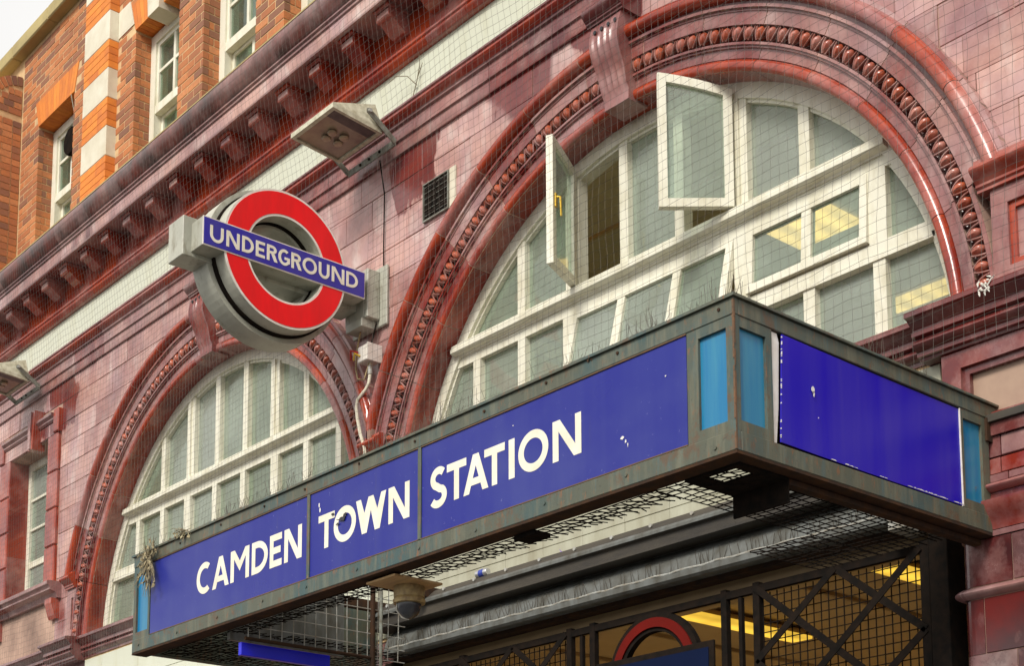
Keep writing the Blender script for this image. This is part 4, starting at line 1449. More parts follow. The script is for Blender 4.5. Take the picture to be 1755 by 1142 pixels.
for ox, w_ in ((-5.085, 1.035), (-7.55, 1.02), (-8.5, 0.95)):
    s = 0.245
    nodes = []
    for (a, b) in (((0, 3.63), (w_, 3.63 - w_ * .80)), ((w_ * .5, 3.63), (0, 3.63 - .40)), ((w_ * .5, 3.63), (w_, 3.63 - .40)), ((w_ - .02, 3.63), (0, 3.63 - w_ * .80)),
                   ((0, 3.23), (w_ * .7, 2.67)), ((w_, 3.23), (w_ * .3, 2.67))):
        pa = (ox + a[0], a[1]); pb = (ox + b[0], b[1])
        if ox < -8.3 and min(pa[0], pb[0]) < -8.3: continue
        dy = 0.004 * (hash((a, b)) % 2)
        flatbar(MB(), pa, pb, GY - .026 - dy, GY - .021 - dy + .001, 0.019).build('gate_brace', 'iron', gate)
# round sign fixed on the gate
gs = thing('gate_roundel', (-5.81, -0.04, 3.27), 'small dark framed roundel with red ring fixed on the entrance gate', 'sign')
def annulus(cx, cz, ro, ri, y0, y1, n=48, f=None):
    o = [(cx + ro * cos(2 * pi * i / n), cz + ro * sin(2 * pi * i / n)) for i in range(n)]
    i_ = [(cx + ri * cos(2 * pi * i / n), cz + ri * sin(2 * pi * i / n)) for i in range(n)]
    mb = MB().ringpoly(o, i_, y0, y1)
    if f: mb.v = [f(*p) for p in mb.v]
    return mb
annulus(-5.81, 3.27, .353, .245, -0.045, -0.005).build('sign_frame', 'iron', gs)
M['ring_shaded'] = simple('shaded_red_ring', (0.15, 0.008, 0.005), 0.6, col2=(0.11, 0.008, 0.005), scale=6, Specular_IOR_Level=0.1)  # red darkened: the shade of the entrance is put into the colour
annulus(-5.81, 3.27, .322, .268, -0.056, -0.046).build('sign_ring', 'ring_shaded', gs)
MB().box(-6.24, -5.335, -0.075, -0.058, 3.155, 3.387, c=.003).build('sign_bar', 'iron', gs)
M['bar_shaded'] = simple('shaded_blue_bar', (0.004, 0.010, 0.040), 0.5, scale=4, Specular_IOR_Level=0.1)  # blue darkened too, entrance shade painted into the bar
MB().box(-6.20, -5.37, -0.079, -0.0755, 3.19, 3.352).build('sign_bar_face', 'bar_shaded', gs)

# ------------------------------------------------------------------ canopy
FY, SX, LX = -1.84, -3.636, -8.545
cp = thing('station_canopy', (-6.1, -0.9, 3.58), 'rusty green-grey box canopy with blue name panels over the station entrance', 'canopy')
Z0, Z1, Z2, Z3 = 3.588, 3.668, 4.128, 4.196
MB().box(LX, SX, FY, FY + .03, Z0, Z1, c=.003).build('bottom_rail', 'metal', cp)
MB().box(LX, SX, FY, FY + .03, Z2, Z3, c=.003).build('top_rail', 'metal', cp)
MB().box(LX - .012, SX + .012, FY - .012, FY + .06, Z3, Z3 + .012).build('top_lip', 'metal', cp)
MB().box(SX - .03, SX, FY + .031, 0.0, Z0 + .001, Z1 - .001, c=.003).build('bottom_rail', 'metal', cp)
MB().box(SX - .03, SX, FY + .031, -0.02, Z2 + .001, Z3 - .001, c=.003).build('top_rail', 'metal', cp)
MB().box(SX - .05, SX + .012, FY + .061, 0.0, Z3 + .001, Z3 + .011).build('top_lip', 'metal', cp)
MB().box(SX - .025, SX + .008, -0.115, -0.035, Z2 - .11, Z2 - .002).build('end_hook_plate', 'rust_iron', cp)
MB().box(LX, LX + .03, FY + .031, 0.0, Z0 + .001, Z3 - .001, c=.003).build('end_wall', 'metal', cp)
MB().box(LX, SX, FY + .001, FY + .100, Z0 - .012, Z0 - .0005).build('bottom_flange', 'rust_iron', cp)
MB().box(SX - .085, SX - .001, FY + .102, 0.0, Z0 - .012, Z0 - .0005).build('bottom_flange', 'rust_iron', cp)
# rear boards closing the back of the sign boxes
MB().box(LX + .04, SX - .04, FY + .060, FY + .075, Z1 - .03, Z2 + .03).build('back_board', 'rust_iron', cp)
MB().box(SX - .075, SX - .060, FY + .08, -0.06, Z1 - .03, Z2 + .03).build('back_board', 'rust_iron', cp)


def frame_window(side, a0, a1, b0, b1, mat_panel):
    """end frame with a coloured light panel; side 'F' front (x range) or 'S' right side (y range)"""
    o = [(a0, Z1), (a1, Z1), (a1, Z2), (a0, Z2)]
    i_ = [(b0, 3.712), (b1, 3.712), (b1, 4.086), (b0, 4.086)]
    mb = MB().ringpoly(o, i_, FY + .004, FY + .03) if side == 'F' else MB().ringpoly(o, i_, 0, 0.026)
    pn = MB().box(b0 - .004, b1 + .004, FY + .018, FY + .022, 3.708, 4.090) if side == 'F' else MB().box(b0 - .004, b1 + .004, 0.014, 0.018, 3.708, 4.090)
    if side == 'S':
        for q in (mb, pn): q.v = [(SX - .004 - y, x, z) for x, y, z in q.v]
    mb.build('end_frame', 'metal', cp)
    pn.build('light_panel', mat_panel, cp)


frame_window('F', LX, -8.335, -8.510, -8.357, 'teal')
frame_window('F', -3.883, SX - .002, -3.824, -3.680, 'teal')
frame_window('S', FY + .031, -1.612, -1.803, -1.648, 'teal')
frame_window('S', -0.312, -0.087, -0.290, -0.142, 'teal')

# --- lettering
def band(pts, s):
    """polyline to a closed outline of width s"""
    n = len(pts)
    L, Rr = [], []
    for i in range(n):
        a = Vector(pts[max(0, i - 1)]); b = Vector(pts[min(n - 1, i + 1)])
        d = (b - a).normalized(); nn = Vector((-d.y, d.x)) * (s / 2)
        p = Vector(pts[i])
        L.append(tuple(p + nn)); Rr.append(tuple(p - nn))
    return L + Rr[::-1]


def ell(cx, cy, rx, ry, a0, a1, n):
    return [(cx + rx * cos(radians(a0 + (a1 - a0) * i / n)), cy + ry * sin(radians(a0 + (a1 - a0) * i / n))) for i in range(n + 1)]


def letter(ch, w, h, s):
    if ch == 'I': return [[(0, 0), (w, 0), (w, h), (0, h)]]
    if ch == 'T':
        c = w / 2
        return [[(c - s / 2, 0), (c + s / 2, 0), (c + s / 2, h - s), (w, h - s), (w, h), (0, h), (0, h - s), (c - s / 2, h - s)]]
    if ch == 'E':
        m = h / 2
        return [[(0, 0), (w, 0), (w, s), (s, s), (s, m - s / 2), (w * .9, m - s / 2), (w * .9, m + s / 2), (s, m + s / 2), (s, h - s), (w, h - s), (w, h), (0, h)]]
    if ch == 'N':
        d = s * 1.25
        k_ = h * s / (w - d)
        return [[(0, 0), (s, 0), (s, h - k_), (w - d, 0), (w, 0), (w, h), (w - s, h), (w - s, k_), (d, h), (0, h)]]
    if ch == 'M':
        d, t, v = s * 1.15, s * 1.55, h * .30
        m_ = (h - (v + t)) / (w / 2 - d)
        yi = h - m_ * (s - d) - t
        return [[(0, 0), (s, 0), (s, yi), (w / 2, v), (w - s, yi), (w - s, 0), (w, 0), (w, h), (w - d, h), (w / 2, v + t), (d, h), (0, h)]]
    if ch == 'W':
        d, b = s * 1.12, w * .285
        yb = h * (1 - (b - d) / (b - d / 2))
        yb = max(yb, s * .8)
        sl = (h - yb) / (w / 2 - d / 2 - b)
        ym = sl * (w / 2 - b - d / 2)
        return [[(0, h), (b - d / 2, 0), (b + d / 2, 0), (w / 2, ym), (w - b - d / 2, 0), (w - b + d / 2, 0), (w, h), (w - d, h), (w - b, yb + s * .9), (w / 2 + d / 2, h), (w / 2 - d / 2, h), (b, yb + s * .9), (d, h)]]
    if ch == 'A':
        d = s * 1.12
        sl = h / (w / 2 - d / 2)
        y1, y2 = h * .20, h * .20 + s * .9
        return [[(0, 0), (d, 0), (d + y1 / sl, y1), (w - d - y1 / sl, y1), (w - d, 0), (w, 0), (w / 2 + d / 2, h), (w / 2 - d / 2, h)],
                [(d + y2 / sl, y2), (w / 2, sl * (w / 2 - d)), (w - d - y2 / sl, y2)]]
    if ch == 'O':
        return [ell(w / 2, h / 2, w / 2, h / 2 * 1.03, 0, 360, 40)[:-1], ell(w / 2, h / 2, w / 2 - s, h / 2 * 1.03 - s, 360, 0, 40)[:-1]]
    if ch == 'C':
        rx = w * .64
        return [ell(rx, h / 2, rx, h / 2 * 1.03, 52, 308, 30) + ell(rx, h / 2, rx - s, h / 2 * 1.03 - s, 304, 56, 30)]
    if ch == 'D':
        rx = w * .66
        return [[(0, 0)] + ell(w - rx, h / 2, rx, h / 2, -90, 90, 24) + [(0, h)],
                [(s, s), (s, h - s)] + ell(w - rx, h / 2, rx - s, h / 2 - s, 90, -90, 24)]
    if ch == 'G':
        c = w * .52
        ry = h / 2 * 1.03
        o_ = ell(c, h / 2, c, ry, 50, 318, 30)
        x1 = w
        e = ell(c, h / 2, c - s, ry - s, 322, 54, 30)
        return [o_ + [(x1, h * .18), (x1, h * .53), (c + s * .1, h * .53), (c + s * .1, h * .53 - s * .9), (x1 - s, h * .53 - s * .9), (x1 - s, h * .24)] + e]
    if ch == 'R':
        rb = h * .27
        rx = w * .42
        ym = h - 2 * rb
        bx = w * .90 - rx
        d = s * 1.2
        return [[(0, 0), (s, 0), (s, ym), (bx - d * .25, ym), (w - d, 0), (w, 0), (bx + d * .85, ym)] + ell(bx, h - rb, rx, rb, -72, 90, 16) + [(0, h)],
                [(s, ym + s * .9), (s, h - s)] + ell(bx, h - rb, rx - s, rb - s * .95, 90, -90, 14)]
    if ch == 'U':
        r = w / 2
        return [[(0, h), (0, r)] + ell(r, r, r, r * 1.03, 180, 360, 20)[1:] + [(w, h), (w - s, h), (w - s, r)] + ell(r, r, r - s, r * 1.03 - s, 360, 180, 20)[1:] + [(s, h)]]
    if ch == 'S':
        pts = ell(w * .52, h * .735, w * .36, h * .215, 38, 232, 14)
        pts += [(w * .40, h * .535), (w * .60, h * .45)]
        pts += ell(w * .48, h * .265, w * .40, h * .215, 48, -150, 16)
        return [band(pts, s)]
    return []


panels = []
for (x0, x1) in ((-8.327, -6.588), (-6.562, -5.625), (-5.600, -3.889)):
    mb = MB().box(x0, x1, FY + .006, FY + .020, 3.672, 4.124, c=.002)
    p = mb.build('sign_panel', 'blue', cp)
    panels.append(p)
    bead = MB()
    bead.box(x0 - .004, x1 + .004, FY + .0005, FY + .012, 4.1225, 4.1275)
    bead.box(x0 - .004, x1 + .004, FY + .0005, FY + .012, 3.6685, 3.6735)
    bead.build('panel_bead', 'rust', cp)
for x in (-6.575, -5.6125):
    MB().box(x - .0115, x + .0115, FY - .002, FY + .03, Z1 + .001, Z2 - .001, c=.003).build('panel_post', 'metal', cp)
WORDS = [
    (0, [('C', -7.757, -7.612), ('A', -7.575, -7.390), ('M', -7.372, -7.172), ('D', -7.144, -6.977), ('E', -6.957, -6.836), ('N', -6.811, -6.640)]),
    (1, [('T', -6.482, -6.334), ('O', -6.341, -6.143), ('W', -6.143, -5.886), ('N', -5.866, -5.695)]),
    (2, [('S', -5.531, -5.409), ('T', -5.405, -5.261), ('A', -5.282, -5.103), ('T', -5.131, -4.988), ('I', -4.961, -4.921), ('O', -4.896, -4.698), ('N', -4.670, -4.491)]),
]
for pi_, ws in WORDS:
    for ch, x0, x1 in ws:
        mb = MB().glyph(letter(ch, x1 - x0, 0.182, 0.037), -0.0008, lambda u, v, d, x0=x0: (x0 + u, FY + .0055 + d, 3.803 + v))
        mb.build('letter', 'letter', panels[pi_])
# damage: torn hole in the O, paper scraps and scratches
def blob(cx, cz, rx, rz, n=9, jag=.4, y=FY + .0052, t=-.0012):
    pts = []
    for i in range(n):
        a = 2 * pi * i / n
        k_ = 1 + rnd.uniform(-jag, jag)
        pts.append((cx + rx * k_ * cos(a), cz + rz * k_ * sin(a)))
    return MB().glyph([pts], t, lambda u, v, d: (u, y + d, v))
for cx, cz, rx, rz in ((-6.262, 3.922, .030, .010), (-6.235, 3.940, .020, .009), (-6.300, 3.905, .012, .006), (-6.345, 3.968, .012, .007)):
    blob(cx, cz, rx, rz, 11, .5, FY - .0002, -.0012).build('chipped_patch', 'chip', panels[1])
blob(-6.27, 3.938, .040, .012, 12, .4, FY + .0052, -.0052).build('torn_vinyl', 'letter', panels[1])
for cx, cz in ((-6.478, 4.045), (-6.470, 4.020)):
    blob(cx, cz, .006, .013, 8, .4).build('paper_scrap', 'scrap', panels[1])
for cx, cz, rx, rz in ((-4.248, 3.800, .010, .006), (-4.228, 3.782, .004, .008), (-4.216, 3.764, .002, .009), (-4.0, 3.99, .004, .003), (-4.93, 4.045, .003, .003)):
    blob(cx, cz, rx, rz, 9, .45).build('paper_scrap', 'scrap', panels[2])
# side panel: loose blue sheet with bright torn edge
sp_mb = MB()
ny, nzz = 14, 4
vs = []
for d in (0, .006):
    for i in range(ny + 1):
        for j in range(nzz + 1):
            t, s = i / ny, j / nzz
            y = -1.555 - .022 * (1 - s) + 1.238 * t + .022 * (1 - s) * t
            bow = .010 * (1 - t) ** 3
            vs.append((SX - .008 + bow - d, y, 3.676 + (4.122 - 3.676) * s))
def gi(d, i, j): return d * (ny + 1) * (nzz + 1) + i * (nzz + 1) + j
fs = []
for i in range(ny):
    for j in range(nzz):
        for d in (0, 1): fs.append((gi(d, i, j), gi(d, i + 1, j), gi(d, i + 1, j + 1), gi(d, i, j + 1)))
    for j in (0, nzz): fs.append((gi(0, i, j), gi(0, i + 1, j), gi(1, i + 1, j), gi(1, i, j)))
for j in range(nzz):
    for i in (0, ny): fs.append((gi(0, i, j), gi(0, i, j + 1), gi(1, i, j + 1), gi(1, i, j)))
side = sp_mb.add(vs, fs, 0, True).build('side_panel', 'deep_blue', cp)
MB().prism([(-1.608, 3.672), (-1.588, 3.672), (-1.572, 3.82), (-1.560, 4.09), (-1.572, 4.124), (-1.604, 4.124)], SX - .015, SX - .011, 0, lambda u, v, d: (d, u, v)).build('exposed_backing', 'ringwhite', cp)
tear = MB()
yy = -1.30
while yy < -0.33:
    ln = rnd.uniform(.010, .045)
    if rnd.random() < .35 + .6 * (yy + 1.3):
        tear.prism([(yy, 3.676), (yy + ln, 3.676), (yy + ln * rnd.uniform(.6, .95), 3.676 + rnd.uniform(.0015, .006)), (yy + ln * .2, 3.676 + rnd.uniform(.001, .005))], SX + .0008, SX - .0065 + .0045, 0, lambda u, v, d: (d, u, v))
    yy += ln
tear.build('torn_edge', 'scrap', side, kind='stuff')
tl = MB()
for i in range(62):
    z = 3.68 + i * .0070
    if rnd.random() < .30:
        yb = -1.577 + .022 * (z - 3.676) / .446
        tl.box(SX - .0005, SX + .004, yb - rnd.uniform(.001, .003), yb + rnd.uniform(.0003, .0012), z, z + rnd.uniform(.003, .0066))
tl.build('torn_edge', 'scrap', side, kind='stuff')
MB().box(SX - .012, SX - .001, -.317, -.3125, 3.672, 4.124).build('panel_bead', 'ringwhite', cp)
for cy, cz, ry, rz in ((-1.37, 3.94, .008, .014), (-1.365, 3.925, .005, .012), (-1.34, 3.83, .003, .003)):
    pts = [(cy + ry * (1 + rnd.uniform(-.4, .4)) * cos(2 * pi * i / 9), cz + rz * (1 + rnd.uniform(-.4, .4)) * sin(2 * pi * i / 9)) for i in range(9)]
    MB().glyph([pts], .0012, lambda u, v, d: (SX + .0028 + d, u, v)).build('paper_scrap', 'scrap', side)
# bolts
for i in range(11):
    x = -8.45 + i * .47
    MB().lathe([(0, -.004), (.008, -.004), (.008, .002), (0, .004)], (x + rnd.uniform(-.03, .03), FY - .001, 3.628 + rnd.uniform(-.008, .008)), 8, axis='Y').build('rivet', 'metal', cp)
    MB().lathe([(0, -.004), (.007, -.004), (.007, .002), (0, .004)], (x + rnd.uniform(-.05, .05), FY - .001, 4.168 + rnd.uniform(-.008, .008)), 8, axis='Y').build('rivet', 'rust_iron', cp)
# joists, gusset and old wire mesh under the canopy
for x in (-8.3, -7.75):
    MB().box(x - .02, x + .02, FY + .09, -0.01, 4.06, 4.13).build('joist', 'rust_iron', cp)
MBR = MB()
gus = MB().ringpoly([(-3.985, -1.75), (-3.70, -1.75), (-3.70, -1.46), (-3.985, -1.46)], [(-3.90, -1.72), (-3.745, -1.72), (-3.745, -1.61), (-3.90, -1.61)], 3.546, 3.556)
gus.v = [(x, z, y + .0200) for x, y, z in gus.v]
gus.build('corner_gusset', 'iron', cp)
MB().box(-3.985, -3.70, -1.462, -1.452, 3.470, 3.574).build('gusset_plate', 'iron', cp)
for a_, b_, c_, d_ in ((SX - .0075, SX + .0008, FY - .0012, FY + .0), (SX + .0, SX + .0012, FY - .0008, FY + .0075)):
    z_ = Z0 + .004
    while z_ < Z3 - .01:
        l_ = rnd.uniform(.015, .06)
        MBR.box(a_, b_, c_, d_, z_, min(z_ + l_, Z3)) if rnd.random() < .8 else None
        z_ += l_ + .002
MBR.build('corner_rust', 'rust', cp, kind='stuff')
MB().box(-5.02, -4.88, -1.755, -1.66, 3.552, 3.572).build('hanger_plate', 'iron', cp)
MB().box(-3.74, -3.70, -1.45, -0.05, 3.548, 3.572).build('side_joist', 'rust_iron', cp)
um = MB()
def um_line(p, q):
    um.tube([(p[0] + (q[0] - p[0]) * t / 4, p[1] + (q[1] - p[1]) * t / 4, 3.570 + rnd.uniform(-.006, .003)) for t in range(5)], 0.0026, 4)
def um_zone(x0, x1, y0, y1, st, diag, jag=.0):
    i = 0
    x = x0
    while x < x1:
        um_line((x, y0), (x + rnd.uniform(-.01, .01), y1 + rnd.uniform(-jag, jag)))
        x += st
    y = y0
    while y < y1 - .01:
        um_line((x0, y), (x1, y))
        y += st
    if diag:
        x = x0
        while x < x1:
            ln = min(y1 - y0, x1 - x)
            um_line((x, y0), (x + ln, y0 + ln))
            x += diag
um_zone(-8.35, -7.45, -1.745, -1.40, .050, .10, .03)
um_zone(-7.45, -6.05, -1.745, -1.62, .050, .072, .018)
um_zone(-6.05, -4.14, -1.745, -1.60, .050, .072, .018)
um_zone(-4.14, -3.73, -1.745, -0.24, .050, .10, .02)
um_zone(-4.5, -4.14, -0.75, -0.24, .050, .10, .02)
um_zone(-8.35, -7.4, -1.40, -0.5, .050, .10, .02)
um.build('soffit_wire_mesh', 'iron', cp, recalc=False, kind='stuff')
# bird spikes on the top edge
bs = MB()
for i in range(620):
    x = LX + .05 + rnd.random() * (SX - LX - .1)
    y = FY + .035 + rnd.uniform(-.01, .02)
    if rnd.random() < .25:
        x, y = SX - .03 + rnd.uniform(-.015, .01), FY + .05 + rnd.random() * 1.3
    if sin(x * 3.7 + y * 5) + sin(x * 9.1) + rnd.uniform(-1, 1) < -0.1: continue
    d = Vector((rnd.uniform(-.035, .035), rnd.uniform(-.03, .03), rnd.uniform(.035, .115)))
    b0 = Vector((x, y, Z3 + .012))
    bs.tube([b0, b0 + d * .5 + Vector((rnd.uniform(-.004, .004), 0, 0)), b0 + d], 0.0011, 3, caps=False)
bs.build('bird_spikes', 'spike', cp, recalc=False, kind='stuff')

db = MB()
for i in range(46):
    x = LX + .1 + rnd.random() ** 1.3 * (SX - LX - .2)
    if rnd.random() < .5: x = rnd.choice([-4.35, -4.62, -5.75, -6.95, -7.75, -4.2]) + rnd.uniform(-.09, .09)
    c = Vector((x, FY - .006 + rnd.uniform(-.004, .02), Z3 + .010 - (rnd.random() < .3) * rnd.uniform(0, .03)))
    for q in range(3):
        o_ = c + Vector((rnd.uniform(-.016, .016), rnd.uniform(-.003, .006), rnd.uniform(-.004, .008)))
        r_ = rnd.uniform(.003, .008)
        db.add([tuple(o_ + Vector(d) * r_ * rnd.uniform(.6, 1.4)) for d in ((1, 0, 0), (-1, 0, 0), (0, 1, 0), (0, -1, 0), (0, 0, 1), (0, 0, -1))],
               [(0, 2, 4), (2, 1, 4), (1, 3, 4), (3, 0, 4), (2, 0, 5), (1, 2, 5), (3, 1, 5), (0, 3, 5)])
db.build('rust_debris', 'rust', cp, recalc=False, kind='stuff')

# ------------------------------------------------------------------ things on and under the canopy
def twig_clump(name, base, n, spread, drop, label, cat, leaves=14, seed=1):
    r = random.Random(seed)
    t = thing(name, base, label, cat)
    st_ = MB(); lf = MB()
    for i in range(n):
        p = Vector(base) + Vector((r.uniform(-.02, .02), r.uniform(-.015, .005), r.uniform(-.01, .01)))
        d = Vector((r.uniform(-1, 1) * spread, -abs(r.gauss(0, .35)) * spread * .5, r.uniform(-drop, drop * .5)))
        pts = [p]
        for q in range(4):
            p = p + d * .25 + Vector((r.uniform(-.01, .01), r.uniform(-.005, .002), r.uniform(-.01, .006)))
            pts.append(p.copy())
        st_.tube(pts, [.003, .0028, .0024, .002, .0012], 5)
        if r.random() < .6:
            c = pts[r.randrange(1, 5)]
            for _ in range(2):
                a = Vector((r.uniform(-.02, .02), r.uniform(-.012, 0), r.uniform(-.02, .02)))
                b = Vector((r.uniform(-.012, .012), r.uniform(-.01, .002), r.uniform(-.03, .0)))
                k_ = len(lf.v)
                nrm = a.cross(b).normalized() * .0012 if a.cross(b).length > 1e-9 else Vector((0, .001, 0))
                quad = [c, c + a, c + a + b, c + b * .9]
                lf.add([tuple(q_ + nrm) for q_ in quad] + [tuple(q_ - nrm) for q_ in quad], [(0, 1, 2, 3), (4, 7, 6, 5), (0, 4, 5, 1), (1, 5, 6, 2), (2, 6, 7, 3), (3, 7, 4, 0)])
    st_.build('stalk', 'straw', t, recalc=False, kind='stuff')
    if lf.f: lf.build('dry_leaf', 'leafdry', t, recalc=False, kind='stuff')
    return t


twig_clump('dead_plant', (-8.29, FY - .02, 4.14), 85, .12, .24, 'tangle of dead yellow stalks hanging over the left end of the name panels', 'dead plant', seed=3)
twig_clump('dead_plant', (-7.90, FY + .0, 4.225), 22, .10, .04, 'small dry weed on the canopy edge above the first word', 'dead plant', seed=5)
tuft = thing('feather_tuft', (-3.55, -0.20, 4.70), 'scrap of white feathers caught on the plum ledge at right', 'feathers')
ft = MB()
r = random.Random(4)
for i in range(16):
    c = Vector((-3.55 + r.uniform(-.035, .035), -0.203 + r.uniform(-.006, 0), 4.705 + r.uniform(-.03, .03)))
    d = Vector((r.uniform(-.02, .02), r.uniform(-.006, .004), r.uniform(-.03, .012)))
    ft.tube([c, c + d * .5 + Vector((r.uniform(-.008, .008), 0, 0)), c + d], [.004, .005, .002], 5)
ft.tube([(-3.54, -.204, 4.70), (-3.52, -.205, 4.722), (-3.50, -.206, 4.735)], [.004, .004, .002], 5)
ft.build('feather', 'feather', tuft, recalc=False)

can = thing('drinks_can', (-7.24, -0.12, 4.105), 'crushed white and blue drinks can lying on the steel lintel beam', 'can')
cm = MB().lathe([(0.0, -.055), (.020, -.055), (.026, -.048), (.026, .045), (.020, .056), (0.0, .056)], (-7.24, -0.098, 4.130), 18, axis='X'); cm.build('can_body', 'tin', can)
MB().lathe([(.0263, -.018), (.0268, -.012), (.0268, .024), (.0263, .028)], (-7.24, -0.098, 4.130), 18, axis='X').build('can_print', 'tin_blue', can)
pf = thing('plastic_scrap', (-6.56, -0.14, 4.09), 'purple scrap of film stuck above the lintel beam', 'litter')
MB().glyph([[(-6.60, 4.165), (-6.585, 4.150), (-6.52, 4.118), (-6.50, 4.112), (-6.53, 4.112), (-6.575, 4.135)]], -.004, lambda u, v, d: (u, -0.02 + d - .4 * (4.165 - v), v)).build('scrap', 'purple', pf)

cc_ = thing('security_camera', (-5.98, -1.64, 3.56), 'dome security camera under a plywood plate below the canopy front', 'camera')
MB().box(-6.10, -5.86, -1.80, -1.50, 3.552, 3.564, c=.002).build('mounting_plate', 'ply', cc_)
ccx, ccy = -6.0, -1.605
MB().lathe([(0.0, 0), (.078, 0), (.080, -.01), (.078, -.055), (.074, -.06), (.083, -.068), (.080, -.086), (.062, -.088), (0, -.088)], (ccx, ccy, 3.552), 32).build('housing', 'cctv_shell', cc_)
MB().lathe([(.060, .0)] + [(.062 * cos(pi / 2 * i / 8), -.075 * sin(pi / 2 * i / 8)) for i in range(8)] + [(.002, -.075)], (ccx, ccy, 3.463), 32).build('dome', 'dome', cc_)
MB().tube([(ccx - .02, ccy - .06, 3.463), (ccx - .035, ccy - .052, 3.43), (ccx - .02, ccy - .03, 3.395), (ccx, ccy, 3.385)], .004, 6).build('dome_guard', 'galv', cc_)

# wire screen, grey board and bright blue sign hung below the left half
scr = thing('wire_screen', (-7.36, -1.2, 3.5), 'welded wire screen on a rusty frame hanging under the canopy left half', 'screen')
sm = MB(); wire_mesh(sm, -1.72, -0.62, 3.50, 3.95, 0.075, 0, .0030, 4, lambda a, b: (-7.36 + .004 * sin(a * 9 + b * 7), a, b))
sm.build('screen_mesh', 'galv', scr, recalc=False, kind='stuff')
MB().tube([(-7.36, -1.74, 3.50), (-7.36, -0.86, 3.50)], .011, 8).build('screen_rail', 'rust_iron', scr)
MB().tube([(-7.36, -0.86, 4.05), (-7.36, -0.86, 3.0)], .016, 10).build('screen_post', 'rust_iron', scr)
MB().tube([(-7.33, -0.82, 4.05), (-7.33, -0.82, 3.0)], .011, 8).build('screen_post', 'green_grey', scr)
tag(MB().box(-7.56, -7.53, -1.74, -0.95, 3.52, 4.02, c=.003).build('grey_board', 'shutter'), 'grey board behind the wire screen under the canopy', 'board')
M['bright_blue'] = simple('bright_blue_sheet', (0.012, 0.014, 0.62), 0.35, scale=5)
tag(MB().box(-7.44, -7.41, -1.735, -1.13, 3.412, 3.488, c=.003).build('blue_board', 'bright_blue'), 'bright blue sign board under the wire screen below the canopy', 'sign')

# ------------------------------------------------------------------ roundel sign on the wall
SXR = -8.45
RY, RZ = -0.83, 6.450
us = thing('roundel_sign', (-8.6, 0.0, 6.45), 'projecting red ring roundel sign with blue name bar on the tiled wall', 'sign')
def toX(x0): return lambda u, d, v: (x0 + d, u, v)
def yz_annulus(ro, ri, x0, x1, n=72):
    mb = annulus(RY, RZ, ro, ri, x0, x1, n)
    mb.v = [(y, x, z) for x, y, z in mb.v]      # (u, x, v) -> (x, u, v)
    return mb
# deep casing, then the front light box
back = yz_annulus(.535, .275, SXR - .345, SXR - .155)
back.build('casing_ring', 'casing', us)
MB().box(SXR - .350, SXR - .150, RY - .705, RY + .690, RZ - .125, RZ + .150, c=.004).build('casing_bar', 'casing', us)
yz_annulus(.500, .295, SXR - .156, SXR - .118).build('casing_joint', 'iron', us)
yz_annulus(.488, .300, SXR - .118, SXR - .006).build('front_ring_box', 'casing', us)
MB().box(SXR - .152, SXR - .003, RY - .642, RY + .650, RZ - .094, RZ + .106, c=.003).build('front_bar_box', 'casing', us)
yz_annulus(.488, .300, SXR - .006, SXR - .002).build('ring_border', 'ringwhite', us)
yz_annulus(.472, .316, SXR - .002, SXR + .0005).build('ring', 'red', us)
MB().box(SXR - .003, SXR + .004, RY - .642, RY + .650, RZ - .094, RZ + .106).build('bar_border', 'ringwhite', us)
bar = MB().box(SXR + .004, SXR + .0065, RY - .636, RY + .644, RZ - .086, RZ + .098).build('name_bar', 'sign_blue', us)
for ch, a, b in (('U', -1.422, -1.321), ('N', -1.300, -1.200), ('D', -1.181, -1.092), ('E', -1.075, -1.005), ('R', -0.989, -0.905), ('G', -0.899, -0.807), ('R', -0.795, -0.712), ('O', -0.704, -0.588), ('U', -0.572, -0.484), ('N', -0.464, -0.359), ('D', -0.342, -0.244)):
    MB().glyph(letter(ch, b - a, 0.112, 0.0205), .0025, lambda u, v, d, a=a: (SXR + .0065 + d, a + u, RZ - .050 + v + (a + .83) * .012)).build('letter', 'letter', bar)
MB().box(SXR - .30, SXR - .02, RY + .690, -0.03, RZ - .20, RZ + .165, c=.006).build('wall_arm', 'casing', us)
MB().box(SXR - .36, SXR + .06, -0.03, -0.008, RZ - .25, RZ + .20, c=.005).build('wall_plate', 'casing', us)
MB().box(SXR - .26, SXR - .06, -0.16, -0.03, RZ - .262, RZ - .20, c=.004).build('cable_box', 'casing', us)

